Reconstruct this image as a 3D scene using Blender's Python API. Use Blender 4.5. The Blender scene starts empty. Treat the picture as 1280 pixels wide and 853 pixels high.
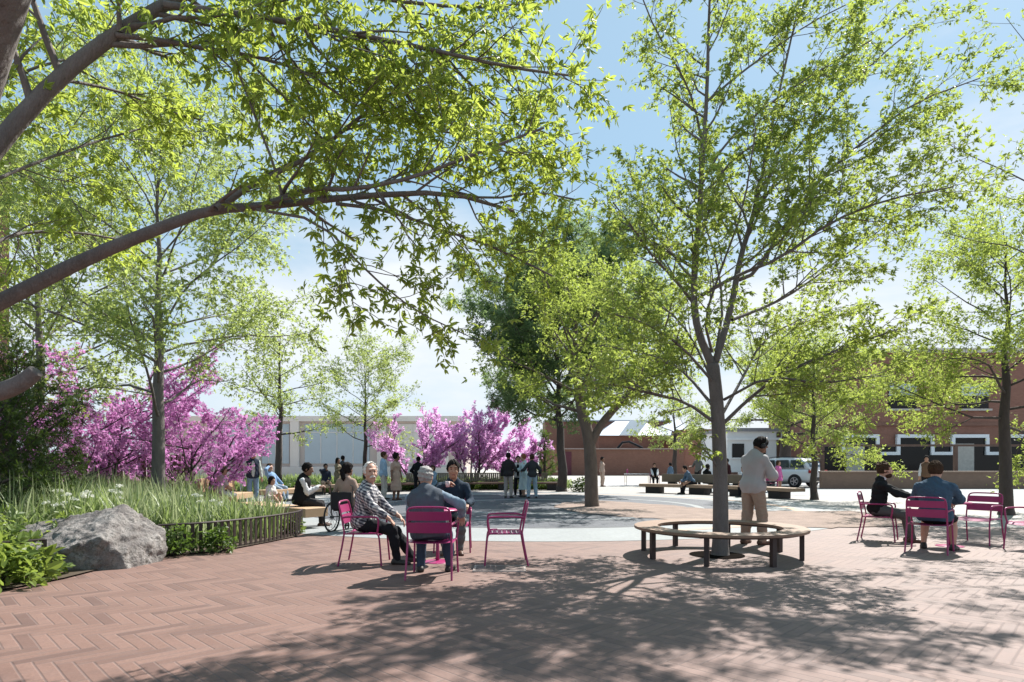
import bpy, math, random
import numpy as np
from mathutils import Vector, Matrix
PI=math.pi
SC=bpy.context.scene; COL=SC.collection
F=780.0; HZ=580.0; CH=1.38
def G(px,py):
    Y=F*CH/(py-HZ); return ((px-640)/F*Y,Y)
def PX(px,py,Y): return np.array(((px-640)/F*Y,Y,CH+(HZ-py)/F*Y))
def XY(px,Y): return ((px-640)/F*Y,Y)
# ---------------------------------------------------------------- node helpers
class NT:
    def __init__(s,tree): s.t=tree
    def n(s,typ,**kw):
        x=s.t.nodes.new(typ)
        for k,v in kw.items(): setattr(x,k,v)
        return x
    def l(s,a,b): s.t.links.new(a,b)
    def put(s,sock,v):
        if hasattr(v,'is_output'): s.l(v,sock)
        else: sock.default_value=v
    def m(s,op,a,b=0.0,c=0.0):
        x=s.n('ShaderNodeMath',operation=op)
        s.put(x.inputs[0],a); s.put(x.inputs[1],b); s.put(x.inputs[2],c)
        return x.outputs[0]
    def vm(s,op,a,b=(0,0,0)):
        x=s.n('ShaderNodeVectorMath',operation=op)
        s.put(x.inputs[0],a); s.put(x.inputs[1],b)
        return x.outputs[0]
    def mix(s,f,a,b,mode='MIX'):
        x=s.n('ShaderNodeMix',data_type='RGBA',blend_type=mode)
        s.put(x.inputs[0],f); s.put(x.inputs[6],a); s.put(x.inputs[7],b)
        return x.outputs[2]
    def noise(s,vec,scale,detail=4,rough=.55):
        x=s.n('ShaderNodeTexNoise'); x.inputs['Scale'].default_value=scale
        x.inputs['Detail'].default_value=detail; x.inputs['Roughness'].default_value=rough
        if vec is not None: s.l(vec,x.inputs['Vector'])
        return x.outputs['Fac']
    def ramp(s,f,stops):
        x=s.n('ShaderNodeValToRGB'); e=x.color_ramp.elements
        while len(e)<len(stops): e.new(.5)
        for el,(p,c) in zip(e,stops):
            el.position=p; el.color=c if len(c)==4 else (*c,1)
        s.l(f,x.inputs[0]); return x.outputs[0]
    def mapr(s,v,a,b,c,d):
        x=s.n('ShaderNodeMapRange'); s.put(x.inputs[0],v)
        for i,k in enumerate((a,b,c,d)): x.inputs[i+1].default_value=k
        return x.outputs[0]
    def bump(s,h,strength,dist=.01):
        x=s.n('ShaderNodeBump'); x.inputs['Strength'].default_value=strength
        x.inputs['Distance'].default_value=dist; s.l(h,x.inputs['Height']); return x.outputs[0]
def C4(c,k=1.0): return (min(c[0]*k,1),min(c[1]*k,1),min(c[2]*k,1),1)
def newmat(name):
    m=bpy.data.materials.new(name); m.use_nodes=True
    b=m.node_tree.nodes['Principled BSDF']
    return m,NT(m.node_tree),b
def mat(name,col,rough=.65,var=.18,scale=6,bump=.0,bscale=40,metal=0,stretch=None,spec=.4,bdist=.01,fine=.0):
    m,n,b=newmat(name)
    tc=n.n('ShaderNodeTexCoord').outputs['Object']
    v=tc if stretch is None else n.vm('MULTIPLY',tc,stretch)
    f=n.noise(v,scale)
    c=n.mix(f,C4(col,1-var*1.6),C4(col,1+var*1.6))
    if fine: c=n.mix(n.mapr(n.noise(v,scale*14,2),.3,.7,0,fine),c,C4(col,.35))
    n.l(c,b.inputs['Base Color'])
    b.inputs['Roughness'].default_value=rough; b.inputs['Metallic'].default_value=metal
    b.inputs['Specular IOR Level'].default_value=spec
    if bump: n.l(n.bump(n.noise(v,bscale),bump,bdist),b.inputs['Normal'])
    return m
def herring(name,w,nn,cols,mortar,rough=.75,angle=45,tint=None):
    m,n,b=newmat(name)
    tc=n.n('ShaderNodeTexCoord').outputs['Object']
    mp=n.n('ShaderNodeMapping'); mp.inputs['Rotation'].default_value=(0,0,math.radians(angle))
    wob=n.n('ShaderNodeTexNoise'); wob.inputs['Scale'].default_value=1.3
    n.l(tc,wob.inputs['Vector'])
    n.l(n.vm('ADD',tc,n.vm('MULTIPLY',n.vm('SUBTRACT',wob.outputs['Color'],(.5,.5,.5)),(.03,.03,0))),mp.inputs['Vector'])
    sp=n.n('ShaderNodeSeparateXYZ'); n.l(mp.outputs[0],sp.inputs[0])
    u=n.m('DIVIDE',sp.outputs[0],w); v=n.m('DIVIDE',sp.outputs[1],w)
    i=n.m('FLOOR',u); j=n.m('FLOOR',v)
    d=n.m('FLOORED_MODULO',n.m('SUBTRACT',i,j),2.0*nn)
    isv=n.m('GREATER_THAN',d,nn-.5)
    # horizontal brick
    hi=n.m('SUBTRACT',i,d); hu=n.m('SUBTRACT',u,hi); hv=n.m('SUBTRACT',v,j)
    # vertical brick
    j0=n.m('SUBTRACT',j,n.m('SUBTRACT',2.0*nn-1,d)); vu=n.m('SUBTRACT',v,j0); vv=n.m('SUBTRACT',u,i)
    def sel(a,c): return n.m('ADD',n.m('MULTIPLY',a,n.m('SUBTRACT',1.0,isv)),n.m('MULTIPLY',c,isv))
    al=sel(hu,vu); ac=sel(hv,vv); ida=sel(hi,i); idb=sel(j,j0)
    ea=n.m('MINIMUM',al,n.m('SUBTRACT',float(nn),al)); eb=n.m('MINIMUM',ac,n.m('SUBTRACT',1.0,ac))
    e=n.m('MINIMUM',ea,eb)
    cb=n.n('ShaderNodeCombineXYZ'); n.l(ida,cb.inputs[0]); n.l(idb,cb.inputs[1]); n.l(isv,cb.inputs[2])
    wn=n.n('ShaderNodeTexWhiteNoise',noise_dimensions='3D'); n.l(cb.outputs[0],wn.inputs['Vector'])
    bc=n.ramp(wn.outputs['Value'],[(k/(len(cols)-1),c) for k,c in enumerate(cols)])
    big=n.noise(tc,.45,3); fine=n.noise(tc,55,5,.7); mid=n.noise(tc,7,4)
    bc=n.mix(n.mapr(big,.3,.7,0,.35),bc,C4(cols[0],1.2))
    bc=n.mix(n.mapr(fine,.35,.75,.0,.45),bc,C4(cols[-1],.62))
    bc=n.mix(n.mapr(mid,.5,.8,0,.3),bc,C4(mortar,1.3))
    bc=n.mix(n.mapr(n.noise(tc,1.6,7,.7),.54,.70,0,.4),bc,C4(cols[-1],.7))
    if tint:   # paving fades to a paler, greyer tone towards +x
        sx=n.n('ShaderNodeSeparateXYZ'); n.l(tc,sx.inputs[0])
        bc=n.mix(n.mapr(n.m('ADD',sx.outputs[0],n.m('MULTIPLY',big,3.)),0.,7.,0,.5),bc,(*tint,1))
    joint=n.mapr(e,.035,.085,1,0)
    c=n.mix(n.m('MULTIPLY',joint,.62),bc,(*mortar,1)); n.l(c,b.inputs['Base Color'])
    b.inputs['Roughness'].default_value=rough
    h=n.m('ADD',n.mapr(e,.02,.11,0,1),n.m('ADD',n.m('MULTIPLY',fine,.22),n.m('MULTIPLY',wn.outputs['Value'],.25)))
    n.l(n.bump(h,.55,.006),b.inputs['Normal'])
    return m
def bricks(name,c1,c2,mortar,scale=1,bw=.24,rh=.08,axis='xz',rough=.85,ms=.008):
    m,n,b=newmat(name)
    tc=n.n('ShaderNodeTexCoord').outputs['Object']
    sp=n.n('ShaderNodeSeparateXYZ'); n.l(tc,sp.inputs[0]); cb=n.n('ShaderNodeCombineXYZ')
    if axis=='xz':
        n.l(n.m('ADD',sp.outputs[0],sp.outputs[1]),cb.inputs[0]); n.l(sp.outputs[2],cb.inputs[1])
    else: n.l(sp.outputs[0],cb.inputs[0]); n.l(sp.outputs[1],cb.inputs[1])
    t=n.n('ShaderNodeTexBrick'); n.l(cb.outputs[0],t.inputs['Vector'])
    t.inputs['Color1'].default_value=(*c1,1); t.inputs['Color2'].default_value=(*c2,1); t.inputs['Mortar'].default_value=(*mortar,1)
    t.inputs['Scale'].default_value=scale; t.inputs['Brick Width'].default_value=bw; t.inputs['Row Height'].default_value=rh
    t.inputs['Mortar Size'].default_value=ms
    c=n.mix(n.mapr(n.noise(tc,.6,5),.3,.75,0,.4),t.outputs['Color'],C4(c1,.6))
    c=n.mix(n.mapr(n.noise(tc,30,3),.4,.7,0,.3),c,C4(c2,1.25))
    n.l(c,b.inputs['Base Color']); b.inputs['Roughness'].default_value=rough
    n.l(n.bump(n.m('SUBTRACT',n.noise(tc,40,3),t.outputs['Fac']),.4,.006),b.inputs['Normal'])
    return m
def leafmat(name,c1,c2,tr,tmix=.5,rough=.45,third=None):
    m,n,b=newmat(name)
    r=n.n('ShaderNodeNewGeometry').outputs['Random Per Island']
    tc=n.n('ShaderNodeTexCoord').outputs['Object']
    f=n.m('ADD',n.m('MULTIPLY',r,.6),n.m('MULTIPLY',n.noise(tc,.9,2),.5))
    st=[(0.15,c1),(.8,c2)]
    if third: st.append((.97,third))
    c=n.ramp(f,st); n.l(c,b.inputs['Base Color'])
    b.inputs['Roughness'].default_value=rough; b.inputs['Specular IOR Level'].default_value=.35
    t=n.n('ShaderNodeBsdfTranslucent')
    n.l(n.mix(f,C4(tr,.75),C4(tr,1.15)),t.inputs['Color'])
    mx=n.n('ShaderNodeMixShader'); mx.inputs[0].default_value=tmix
    n.l(b.outputs[0],mx.inputs[1]); n.l(t.outputs[0],mx.inputs[2])
    n.l(mx.outputs[0],m.node_tree.nodes['Material Output'].inputs['Surface'])
    return m
def wood(name,col,axis=0,rough=.6,var=.3,scale=3.0):
    st=[26,26,26]; st[axis]=1.3
    m,n,b=newmat(name)
    tc=n.n('ShaderNodeTexCoord').outputs['Object']; v=n.vm('MULTIPLY',tc,tuple(st))
    f=n.noise(v,scale,5,.6); g=n.noise(tc,2.2,3)
    c=n.mix(f,C4(col,1-var*1.5),C4(col,1+var)); c=n.mix(n.mapr(g,.35,.7,0,.35),c,C4(col,.55))
    n.l(c,b.inputs['Base Color']); b.inputs['Roughness'].default_value=rough
    n.l(n.bump(f,.25,.004),b.inputs['Normal']); return m
# ---------------------------------------------------------------- objects
def link(o,parent=None):
    COL.objects.link(o)
    if parent is not None: o.parent=parent
    return o
def tag(o,label=None,cat=None,group=None,kind=None):
    if label: o['label']=label
    if cat: o['category']=cat
    if group: o['group']=group
    if kind: o['kind']=kind
    return o
def thing(name,label,cat,loc=(0,0,0),heading=0,group=None):
    o=bpy.data.objects.new(name,None); o.empty_display_size=.2
    l=tuple(loc); o.location=l if len(l)==3 else (l[0],l[1],0)
    o.rotation_euler=(0,0,-math.radians(heading)); link(o)
    return tag(o,label,cat,group)
def dup(root,loc,heading,label,scale=None,name=None):
    r=root.copy(); link(r); l=tuple(loc); r.location=l if len(l)==3 else (l[0],l[1],0)
    r.rotation_euler=(0,0,-math.radians(heading)); r['label']=label
    if scale: r.scale=(scale,)*3
    for ch in list(root.children):
        c=ch.copy(); link(c,r)
        for g in list(ch.children):
            d=g.copy(); link(d,c)
    return r
def mesh_from(name,V,polys,mats,parent=None,smooth=True):
    """polys: list of (array[n,k] of indices)"""
    me=bpy.data.meshes.new(name)
    V=np.asarray(V,dtype=np.float32)
    me.vertices.add(len(V)); me.vertices.foreach_set('co',V.ravel())
    ls=[np.asarray(p,dtype=np.int32) for p in polys if len(p)]
    li=np.concatenate([p.ravel() for p in ls]); tot=np.concatenate([np.full(len(p),p.shape[1],dtype=np.int32) for p in ls])
    st=np.concatenate([[0],np.cumsum(tot)[:-1]]).astype(np.int32)
    me.loops.add(len(li)); me.loops.foreach_set('vertex_index',li)
    me.polygons.add(len(tot)); me.polygons.foreach_set('loop_start',st); me.polygons.foreach_set('loop_total',tot)
    me.polygons.foreach_set('use_smooth',np.full(len(tot),smooth))
    for m in (mats if isinstance(mats,(list,tuple)) else [mats]): me.materials.append(m)
    me.update(calc_edges=True); me.validate()
    o=bpy.data.objects.new(name,me); return link(o,parent)
def nrm(v):
    v=np.asarray(v,float); return v/(np.linalg.norm(v)+1e-12)
class MB:
    def __init__(s): s.V=[]; s.P={}; s.n=0
    def add(s,V,faces):
        V=np.asarray(V,float); s.V.append(V)
        for f in faces: s.P.setdefault(len(f),[]).append([i+s.n for i in f])
        s.n+=len(V)
    def box(s,c,size,rz=0,R=None):
        x,y,z=[k/2 for k in size]
        V=np.array([(a,b,d) for d in(-z,z) for b in(-y,y) for a in(-x,x)])
        if R is None:
            cs,sn=math.cos(rz),math.sin(rz); R=np.array([[cs,-sn,0],[sn,cs,0],[0,0,1]])
        V=V@np.asarray(R).T+np.asarray(c,float)
        s.add(V,[(0,2,3,1),(4,5,7,6),(0,1,5,4),(2,6,7,3),(0,4,6,2),(1,3,7,5)]); return s
    def tube(s,pts,r,n=8,cap=True):
        P=np.asarray(pts,float); k=len(P)
        r=np.full(k,r) if np.isscalar(r) else np.asarray(r,float)
        if len(r)!=k: r=np.interp(np.linspace(0,1,k),np.linspace(0,1,len(r)),r)
        T=np.gradient(P,axis=0); T/=np.linalg.norm(T,axis=1)[:,None]+1e-12
        a=np.array((0,0,1.)) if abs(T[0][2])<.9 else np.array((1.,0,0))
        u=nrm(np.cross(T[0],a)); A=np.arange(n)*2*PI/n; V=[]
        for i in range(k):
            u=nrm(u-T[i]*np.dot(u,T[i])); w=np.cross(T[i],u)
            V.append(P[i]+r[i]*(np.cos(A)[:,None]*u+np.sin(A)[:,None]*w))
        V=np.concatenate(V); f=[]
        for i in range(k-1):
            for j in range(n):
                q=(j+1)%n; f.append((i*n+j,i*n+q,(i+1)*n+q,(i+1)*n+j))
        if cap:
            f.append(tuple(range(n))[::-1]); f.append(tuple((k-1)*n+j for j in range(n)))
        s.add(V,f); return s
    def prism(s,poly,z0,z1):
        n=len(poly); V=[(x,y,z0) for x,y in poly]+[(x,y,z1) for x,y in poly]
        s.add(V,[tuple(range(n))[::-1],tuple(range(n,2*n))]+[(i,(i+1)%n,n+(i+1)%n,n+i) for i in range(n)]); return s
    def lathe(s,prof,n=24,c=(0,0,0),axis='z'):
        A=np.arange(n)*2*PI/n; V=[]
        for r,z in prof:
            for a in A:
                p=(r*math.cos(a),r*math.sin(a),z)
                if axis=='x': p=(p[2],p[0],p[1])
                V.append((p[0]+c[0],p[1]+c[1],p[2]+c[2]))
        f=[]
        for i in range(len(prof)-1):
            for j in range(n):
                q=(j+1)%n; f.append((i*n+j,i*n+q,(i+1)*n+q,(i+1)*n+j))
        f.append(tuple(range(n))[::-1]); f.append(tuple((len(prof)-1)*n+j for j in range(n)))
        s.add(V,f); return s
    def arc(s,c,r0,r1,a0,a1,z0,z1,n=40):
        """solid ring sector, angles in degrees"""
        full=abs(a1-a0)>=359.9; m=n if full else n+1
        V=[]
        for i in range(m):
            a=math.radians(a0+(a1-a0)*i/n)
            for r,z in((r0,z0),(r1,z0),(r1,z1),(r0,z1)): V.append((c[0]+r*math.cos(a),c[1]+r*math.sin(a),z))
        f=[]
        for i in range(n):
            k=(i+1)%m
            for q in range(4):
                w=(q+1)%4; f.append((4*i+q,4*i+w,4*k+w,4*k+q)[::-1])
        if not full: f+= [(0,1,2,3),(4*n+3,4*n+2,4*n+1,4*n)]
        s.add(V,f); return s
    def build(s,name,m,parent=None,smooth=False,bevel=0):
        V=np.concatenate(s.V); polys=[]
        big=[]
        for k,v in s.P.items(): polys.append(np.array(v))
        o=mesh_from(name,V,polys,m,parent,smooth)
        if bevel:
            b=o.modifiers.new('bevel','BEVEL'); b.width=bevel; b.segments=2; b.limit_method='ANGLE'
        return o
def sheet(name,poly,z,m,label=None,kind='structure'):
    b=MB(); b.add([(x,y,z) for x,y in poly],[tuple(range(len(poly)))])
    o=b.build(name,m); return tag(o,label,None,None,kind)
def disc(name,c,r0,r1,z,m,a0=0,a1=360,n=96):
    b=MB(); V=[];f=[]
    full=abs(a1-a0)>=359.9; k=n if full else n+1
    for i in range(k):
        a=math.radians(a0+(a1-a0)*i/n)
        V+=[(c[0]+r0*math.cos(a),c[1]+r0*math.sin(a),z),(c[0]+r1*math.cos(a),c[1]+r1*math.sin(a),z)]
    for i in range(n):
        q=(i+1)%k; f.append((2*i,2*i+1,2*q+1,2*q))
    b.add(V,f); o=b.build(name,m); return tag(o,None,None,None,'structure')
# ---------------------------------------------------------------- implicit surfaces -> one continuous mesh
def surface_nets(Fv,o,res):
    ins=Fv<0; nx,ny,nz=Fv.shape
    c=np.zeros((nx-1,ny-1,nz-1),np.int8)
    for dx in(0,1):
        for dy in(0,1):
            for dz in(0,1): c+=ins[dx:nx-1+dx,dy:ny-1+dy,dz:nz-1+dz]
    act=(c>0)&(c<8); I=np.argwhere(act)
    idx=np.full(act.shape,-1,np.int32); idx[act]=np.arange(len(I))
    pos=np.zeros((len(I),3)); cnt=np.zeros(len(I))
    for ax in range(3):
        for a in(0,1):
            for b in(0,1):
                o0=[0,0,0]; oth=[k for k in range(3) if k!=ax]; o0[oth[0]]=a; o0[oth[1]]=b
                A=I+np.array(o0); B=A.copy(); B[:,ax]+=1
                fa=Fv[A[:,0],A[:,1],A[:,2]]; fb=Fv[B[:,0],B[:,1],B[:,2]]
                s=(fa<0)!=(fb<0); t=np.zeros(len(I)); t[s]=fa[s]/(fa[s]-fb[s])
                p=np.array(o0,float)[None]+np.zeros((len(I),3)); p[:,ax]+=t
                pos[s]+=p[s]; cnt[s]+=1
    V=(I+pos/cnt[:,None])*res+o
    Q=[]
    for ax in range(3):
        sl0=[slice(None)]*3; sl1=[slice(None)]*3; sl0[ax]=slice(0,-1); sl1[ax]=slice(1,None)
        d=ins[tuple(sl0)]!=ins[tuple(sl1)]
        E=np.argwhere(d); u,v=[k for k in range(3) if k!=ax]
        ok=(E[:,u]>0)&(E[:,v]>0)&(E[:,u]<Fv.shape[u]-1)&(E[:,v]<Fv.shape[v]-1); E=E[ok]
        flip=ins[E[:,0],E[:,1],E[:,2]]
        q=[]
        for du,dv in((-1,-1),(0,-1),(0,0),(-1,0)):
            K=E.copy(); K[:,u]+=du; K[:,v]+=dv; q.append(idx[K[:,0],K[:,1],K[:,2]])
        q=np.stack(q,1)
        if ax==1: flip=~flip
        q[~flip]=q[~flip][:,::-1]; Q.append(q)
    return V,np.concatenate(Q)
class SDF:
    def __init__(s): s.p=[]; s.cuts=[]
    def cone(s,a,b,ra,rb=None,k=.02,op='u'):
        s.p.append(('c',np.asarray(a,float),np.asarray(b,float),ra,ra if rb is None else rb,k,op)); return s
    def ell(s,c,r,R=None,k=.02,op='u'):
        s.p.append(('e',np.asarray(c,float),np.asarray(r,float),np.eye(3) if R is None else np.asarray(R),0,k,op)); return s
    def cut(s,n,d): s.cuts.append((np.asarray(n,float),d)); return s     # keep n.p<d
    def mesh(s,res,noise=0,nfreq=14,seed=0):
        lo=[];hi=[]
        for q in s.p:
            if q[6]!='u': continue
            if q[0]=='c':
                r=max(q[3],q[4]); lo.append(np.minimum(q[1],q[2])-r); hi.append(np.maximum(q[1],q[2])+r)
            else:
                e=np.abs(q[3])@q[2]; lo.append(q[1]-e); hi.append(q[1]+e)
        lo=np.min(lo,0)-res*3-.02; hi=np.max(hi,0)+res*3+.02
        n=np.ceil((hi-lo)/res).astype(int)+1
        ax=[lo[i]+np.arange(n[i])*res for i in range(3)]
        Fv=np.full(tuple(n),.3,np.float32)
        for q in s.p:
            k=q[5]; mg=.03+k
            if q[0]=='c':
                r=max(q[3],q[4]); a=np.minimum(q[1],q[2])-r-mg; b=np.maximum(q[1],q[2])+r+mg
            else:
                e=np.abs(q[3])@q[2]; a=q[1]-e-mg; b=q[1]+e+mg
            i0=np.clip(((a-lo)/res).astype(int),0,n-1); i1=np.clip(np.ceil((b-lo)/res).astype(int)+1,1,n)
            if np.any(i1<=i0): continue
            X=ax[0][i0[0]:i1[0]][:,None,None]; Y=ax[1][i0[1]:i1[1]][None,:,None]; Z=ax[2][i0[2]:i1[2]][None,None,:]
            if q[0]=='c':
                A=q[1]; B=q[2]-A; L=max(B@B,1e-9)
                t=np.clip(((X-A[0])*B[0]+(Y-A[1])*B[1]+(Z-A[2])*B[2])/L,0,1)
                d=np.sqrt((X-A[0]-t*B[0])**2+(Y-A[1]-t*B[1])**2+(Z-A[2]-t*B[2])**2)-(q[3]+(q[4]-q[3])*t)
            else:
                R=q[3]; x=X-q[1][0]; y=Y-q[1][1]; z=Z-q[1][2]; r=q[2]
                l=[R[0,i]*x+R[1,i]*y+R[2,i]*z for i in range(3)]
                k0=np.sqrt(sum((l[i]/r[i])**2 for i in range(3)))+1e-6
                k1=np.sqrt(sum((l[i]/r[i]**2)**2 for i in range(3)))+1e-6
                d=k0*(k0-1)/k1
            S=Fv[i0[0]:i1[0],i0[1]:i1[1],i0[2]:i1[2]]
            if q[6]=='u':
                h=np.clip(.5+.5*(S-d)/k,0,1); S[...]=S*(1-h)+d*h-k*h*(1-h)
            else:
                S[...]=np.maximum(S,-d)
        X=ax[0][:,None,None]; Y=ax[1][None,:,None]; Z=ax[2][None,None,:]
        if noise:
            rs=np.random.RandomState(seed)
            for i in range(4):
                w=rs.randn(3)*nfreq*(1+i*.5); ph=rs.rand()*6
                Fv+=(noise/(1+.4*i))*np.sin(w[0]*X+w[1]*Y+w[2]*Z+ph+1.5*np.sin(.5*w[1]*X-.4*w[0]*Z)).astype(np.float32)
        for nn,d in s.cuts:
            np.maximum(Fv,(nn[0]*X+nn[1]*Y+nn[2]*Z-d).astype(np.float32),out=Fv)
        return surface_nets(Fv,lo,res)
    def build(s,name,m,parent,res,noise=0,nfreq=14,seed=0,smooth=True):
        V,Q=s.mesh(res,noise,nfreq,seed)
        return mesh_from(name,V,[Q],m,parent,smooth)
random.seed(7); np.random.seed(7)
# ---------------------------------------------------------------- materials
M={}
M['brick_pave']=herring('herringbone_brick',.100,5,[(.165,.092,.072),(.22,.130,.104),(.188,.107,.084),(.108,.061,.051)],(.125,.09,.082),tint=(.275,.228,.215))
M['setts']=bricks('pale_setts',(.29,.275,.26),(.37,.35,.33),(.20,.185,.175),1,.30,.15,'xy',.8)
M['setts_shaded']=bricks('shaded_grey_setts',(.055,.062,.078),(.105,.112,.128),(.033,.035,.043),1,.24,.12,'xy',.7)  # grey stone with the circle tree's shadow darkened into its colour
M['conc']=mat('pale_concrete',(.27,.285,.29),.75,.10,1.2,.15,60,fine=.25)
M['road']=mat('pale_asphalt',(.42,.41,.41),.85,.12,.5,.2,80,fine=.3)
M['ground']=mat('far_ground',(.36,.34,.31),.9,.1,.2)
M['gravel']=mat('gravel',(.30,.225,.19),.95,.35,2.2,.6,70,fine=.5)
M['soil']=mat('soil',(.07,.05,.035),.95,.3,8,.7,40)
M['kerb']=mat('dark_kerb',(.13,.13,.14),.7,.15,4)
M['steel_dark']=mat('dark_brown_steel',(.045,.030,.028),.5,.2,8,spec=.4)
M['pink']=mat('magenta_paint',(.32,.026,.125),.33,.05,6,spec=.5)
M['wood']=wood('weathered_wood',(.36,.25,.17),0)
M['wood_y']=wood('weathered_wood_cross',(.40,.27,.18),1)
M['wood_pale']=wood('pale_wood',(.50,.33,.20),0,var=.18)
M['wood_grey']=wood('grey_olive_wood',(.17,.145,.11),0)
M['fence_brown']=wood('brown_fence_boards',(.12,.065,.045),2)
M['black_block']=mat('black_block',(.022,.02,.02),.7)
M['brick']=bricks('red_brick',(.225,.095,.065),(.285,.13,.09),(.23,.16,.13),1,.26,.085)
M['brick_dk']=bricks('brown_brick',(.19,.088,.064),(.235,.115,.082),(.18,.13,.10),1,.26,.085)
M['maroon']=mat('maroon_door',(.10,.02,.035),.5)
M['zinc']=mat('zinc_roof',(.30,.34,.40),.45,.08,2,metal=.3)
M['white']=mat('white_render',(.80,.81,.82),.75,.05,1)
M['trim']=mat('white_trim',(.80,.82,.84),.6,.05,1)
M['pink_stone']=mat('pinkish_stone',(.52,.44,.40),.7,.08,.5)
M['pale_stone']=mat('pale_stone',(.66,.62,.58),.7,.08,.6)
M['glass']=mat('dark_glass',(.008,.008,.009),.15,.1,1,spec=.22)
M['glass_blue']=mat('blue_glass',(.36,.43,.48),.12,.1,.5,spec=.8)
M['bark']=mat('grey_bark',(.165,.145,.138),.9,.3,9,1.0,28,stretch=(1,1,.35),bdist=.02,fine=.4)
M['bark_dk']=mat('dark_bark',(.075,.060,.055),.9,.3,9,.8,26,stretch=(1,1,.35),bdist=.02,fine=.35)
M['bark_br']=mat('brown_bark',(.15,.118,.10),.9,.3,9,.9,26,stretch=(1,1,.35),bdist=.02,fine=.4)
def rockmat():
    m,n,b=newmat('mottled_grey_stone')
    tc=n.n('ShaderNodeTexCoord').outputs['Object']
    f=n.noise(tc,4,7,.68); g=n.noise(tc,16,6,.75)
    c=n.ramp(f,[(.3,(.07,.06,.06)),(.45,(.22,.195,.185)),(.58,(.40,.37,.35)),(.75,(.20,.18,.165))])
    c=n.mix(n.mapr(g,.45,.6,0,.75),c,(.075,.068,.062,1)); c=n.mix(n.mapr(n.noise(tc,70,3),.55,.75,0,.5),c,(.50,.47,.44,1))
    n.l(c,b.inputs['Base Color']); b.inputs['Roughness'].default_value=.9
    n.l(n.bump(n.m('ADD',f,n.m('MULTIPLY',g,.6)),1.0,.07),b.inputs['Normal']); return m
M['rock']=rockmat()
# ---------------------------------------------------------------- world, sun, camera
SUN_EL,SUN_AZ=50.5,39.0
w=bpy.data.worlds.new('World'); SC.world=w; w.use_nodes=True
n=NT(w.node_tree); bg=w.node_tree.nodes['Background']
sky=n.n('ShaderNodeTexSky',sky_type='NISHITA'); sky.sun_disc=False
sky.sun_elevation=math.radians(SUN_EL); sky.sun_rotation=math.radians(SUN_AZ)
sky.air_density=1.0; sky.dust_density=.6; sky.ozone_density=1.6
tc=n.n('ShaderNodeTexCoord').outputs['Generated']
sp=n.n('ShaderNodeSeparateXYZ'); n.l(tc,sp.inputs[0])
st=n.vm('MULTIPLY',tc,(1,1,2.6))
cl=n.noise(st,1.7,6,.52); cw=n.noise(n.vm('MULTIPLY',tc,(1,2.2,5)),2.6,7,.6)
low=n.mapr(sp.outputs[2],0,.62,.24,-.10)
cf=n.mapr(n.m('ADD',n.m('ADD',n.m('MULTIPLY',cl,.75),n.m('MULTIPLY',cw,.25)),low),.53,.74,0,.9)
cloud=n.mix(cl,(7.6,8.3,9.2,1),(11.0,11.2,11.4,1))
n.l(n.mix(cf,n.mix(.5,sky.outputs[0],(5.9,9.3,11.7,1)),cloud),bg.inputs['Color']); bg.inputs['Strength'].default_value=.050
sd=bpy.data.lights.new('sun','SUN'); sd.energy=5.0; sd.angle=math.radians(.53); sd.color=(1,.955,.89)
so=bpy.data.objects.new('sun',sd); link(so)
el,az=math.radians(SUN_EL),math.radians(SUN_AZ)
sdir=Vector((math.sin(az)*math.cos(el),math.cos(az)*math.cos(el),math.sin(el)))
so.rotation_euler=sdir.to_track_quat('Z','Y').to_euler(); so.location=sdir*60
cd=bpy.data.cameras.new('camera'); cam=bpy.data.objects.new('camera',cd); link(cam)
cd.sensor_width=36; cd.lens=36*F/1280; cd.shift_y=(HZ-426.5)/1280; cd.clip_end=2000; cd.clip_start=.05
cam.location=(0,0,CH); cam.rotation_euler=(PI/2,0,0); SC.camera=cam
SC.view_settings.view_transform='Standard'; SC.view_settings.look='None'; SC.view_settings.exposure=1.0; SC.view_settings.gamma=1
SC.render.engine='CYCLES'; cy=SC.cycles
cy.max_bounces=7; cy.diffuse_bounces=4; cy.glossy_bounces=3; cy.transmission_bounces=4; cy.transparent_max_bounces=4
cy.use_denoising=True; cy.caustics_reflective=False; cy.caustics_refractive=False
cy.sample_clamp_indirect=6
# ---------------------------------------------------------------- ground
CC=(0.6,20.4)
def arcpts(r,a0,a1,n=24): return [(CC[0]+r*math.cos(math.radians(a0+(a1-a0)*i/n)),CC[1]+r*math.sin(math.radians(a0+(a1-a0)*i/n))) for i in range(n+1)]
sheet('ground',[(-600,-60),(600,-60),(600,1200),(-600,1200)],0,M['ground'])
sheet('plaza_paving',[(-60,-20),(60,-20),(60,36),(-60,36)],.004,M['setts'])
sheet('road',[(-80,38),(90,38),(90,46),(-80,46)],.004,M['road'])
sheet('pavement',[(9.5,27.5),(60,20),(60,34),(9.5,36)],.008,M['conc'])
sheet('brick_paving',[(-14,-12),(24,-12),(24,12.2),(17,12.9),(12.5,13.2),(9,13.6),(7.2,13.9),(5.5,14.6),(3,15),(-3,15),(-6.5,14.6),(-14,14.2)],.012,M['brick_pave'])
disc('concrete_ring',CC,7.2,9.45,.017,M['conc'])
disc('plaza_circle',CC,0,7.2,.017,M['setts_shaded'],n=96)
disc('kerb_line',CC,7.13,7.22,.022,M['kerb'])
disc('brick_band',CC,7.9,8.2,.021,mat('brick_band',(.46,.33,.25),.8,.15,5),-70,90)
disc('stone_band',CC,3.1,3.5,.021,M['conc']); disc('paving_outer_band',CC,5.2,5.45,.021,M['conc'])
gp=[(690,634),(705,629),(760,627),(830,632),(880,637),(960,640),(1060,640),(1110,645),(1138,652),(1128,659),(1040,661.5),(950,660),(890,653),(800,649),(730,643)]
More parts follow.
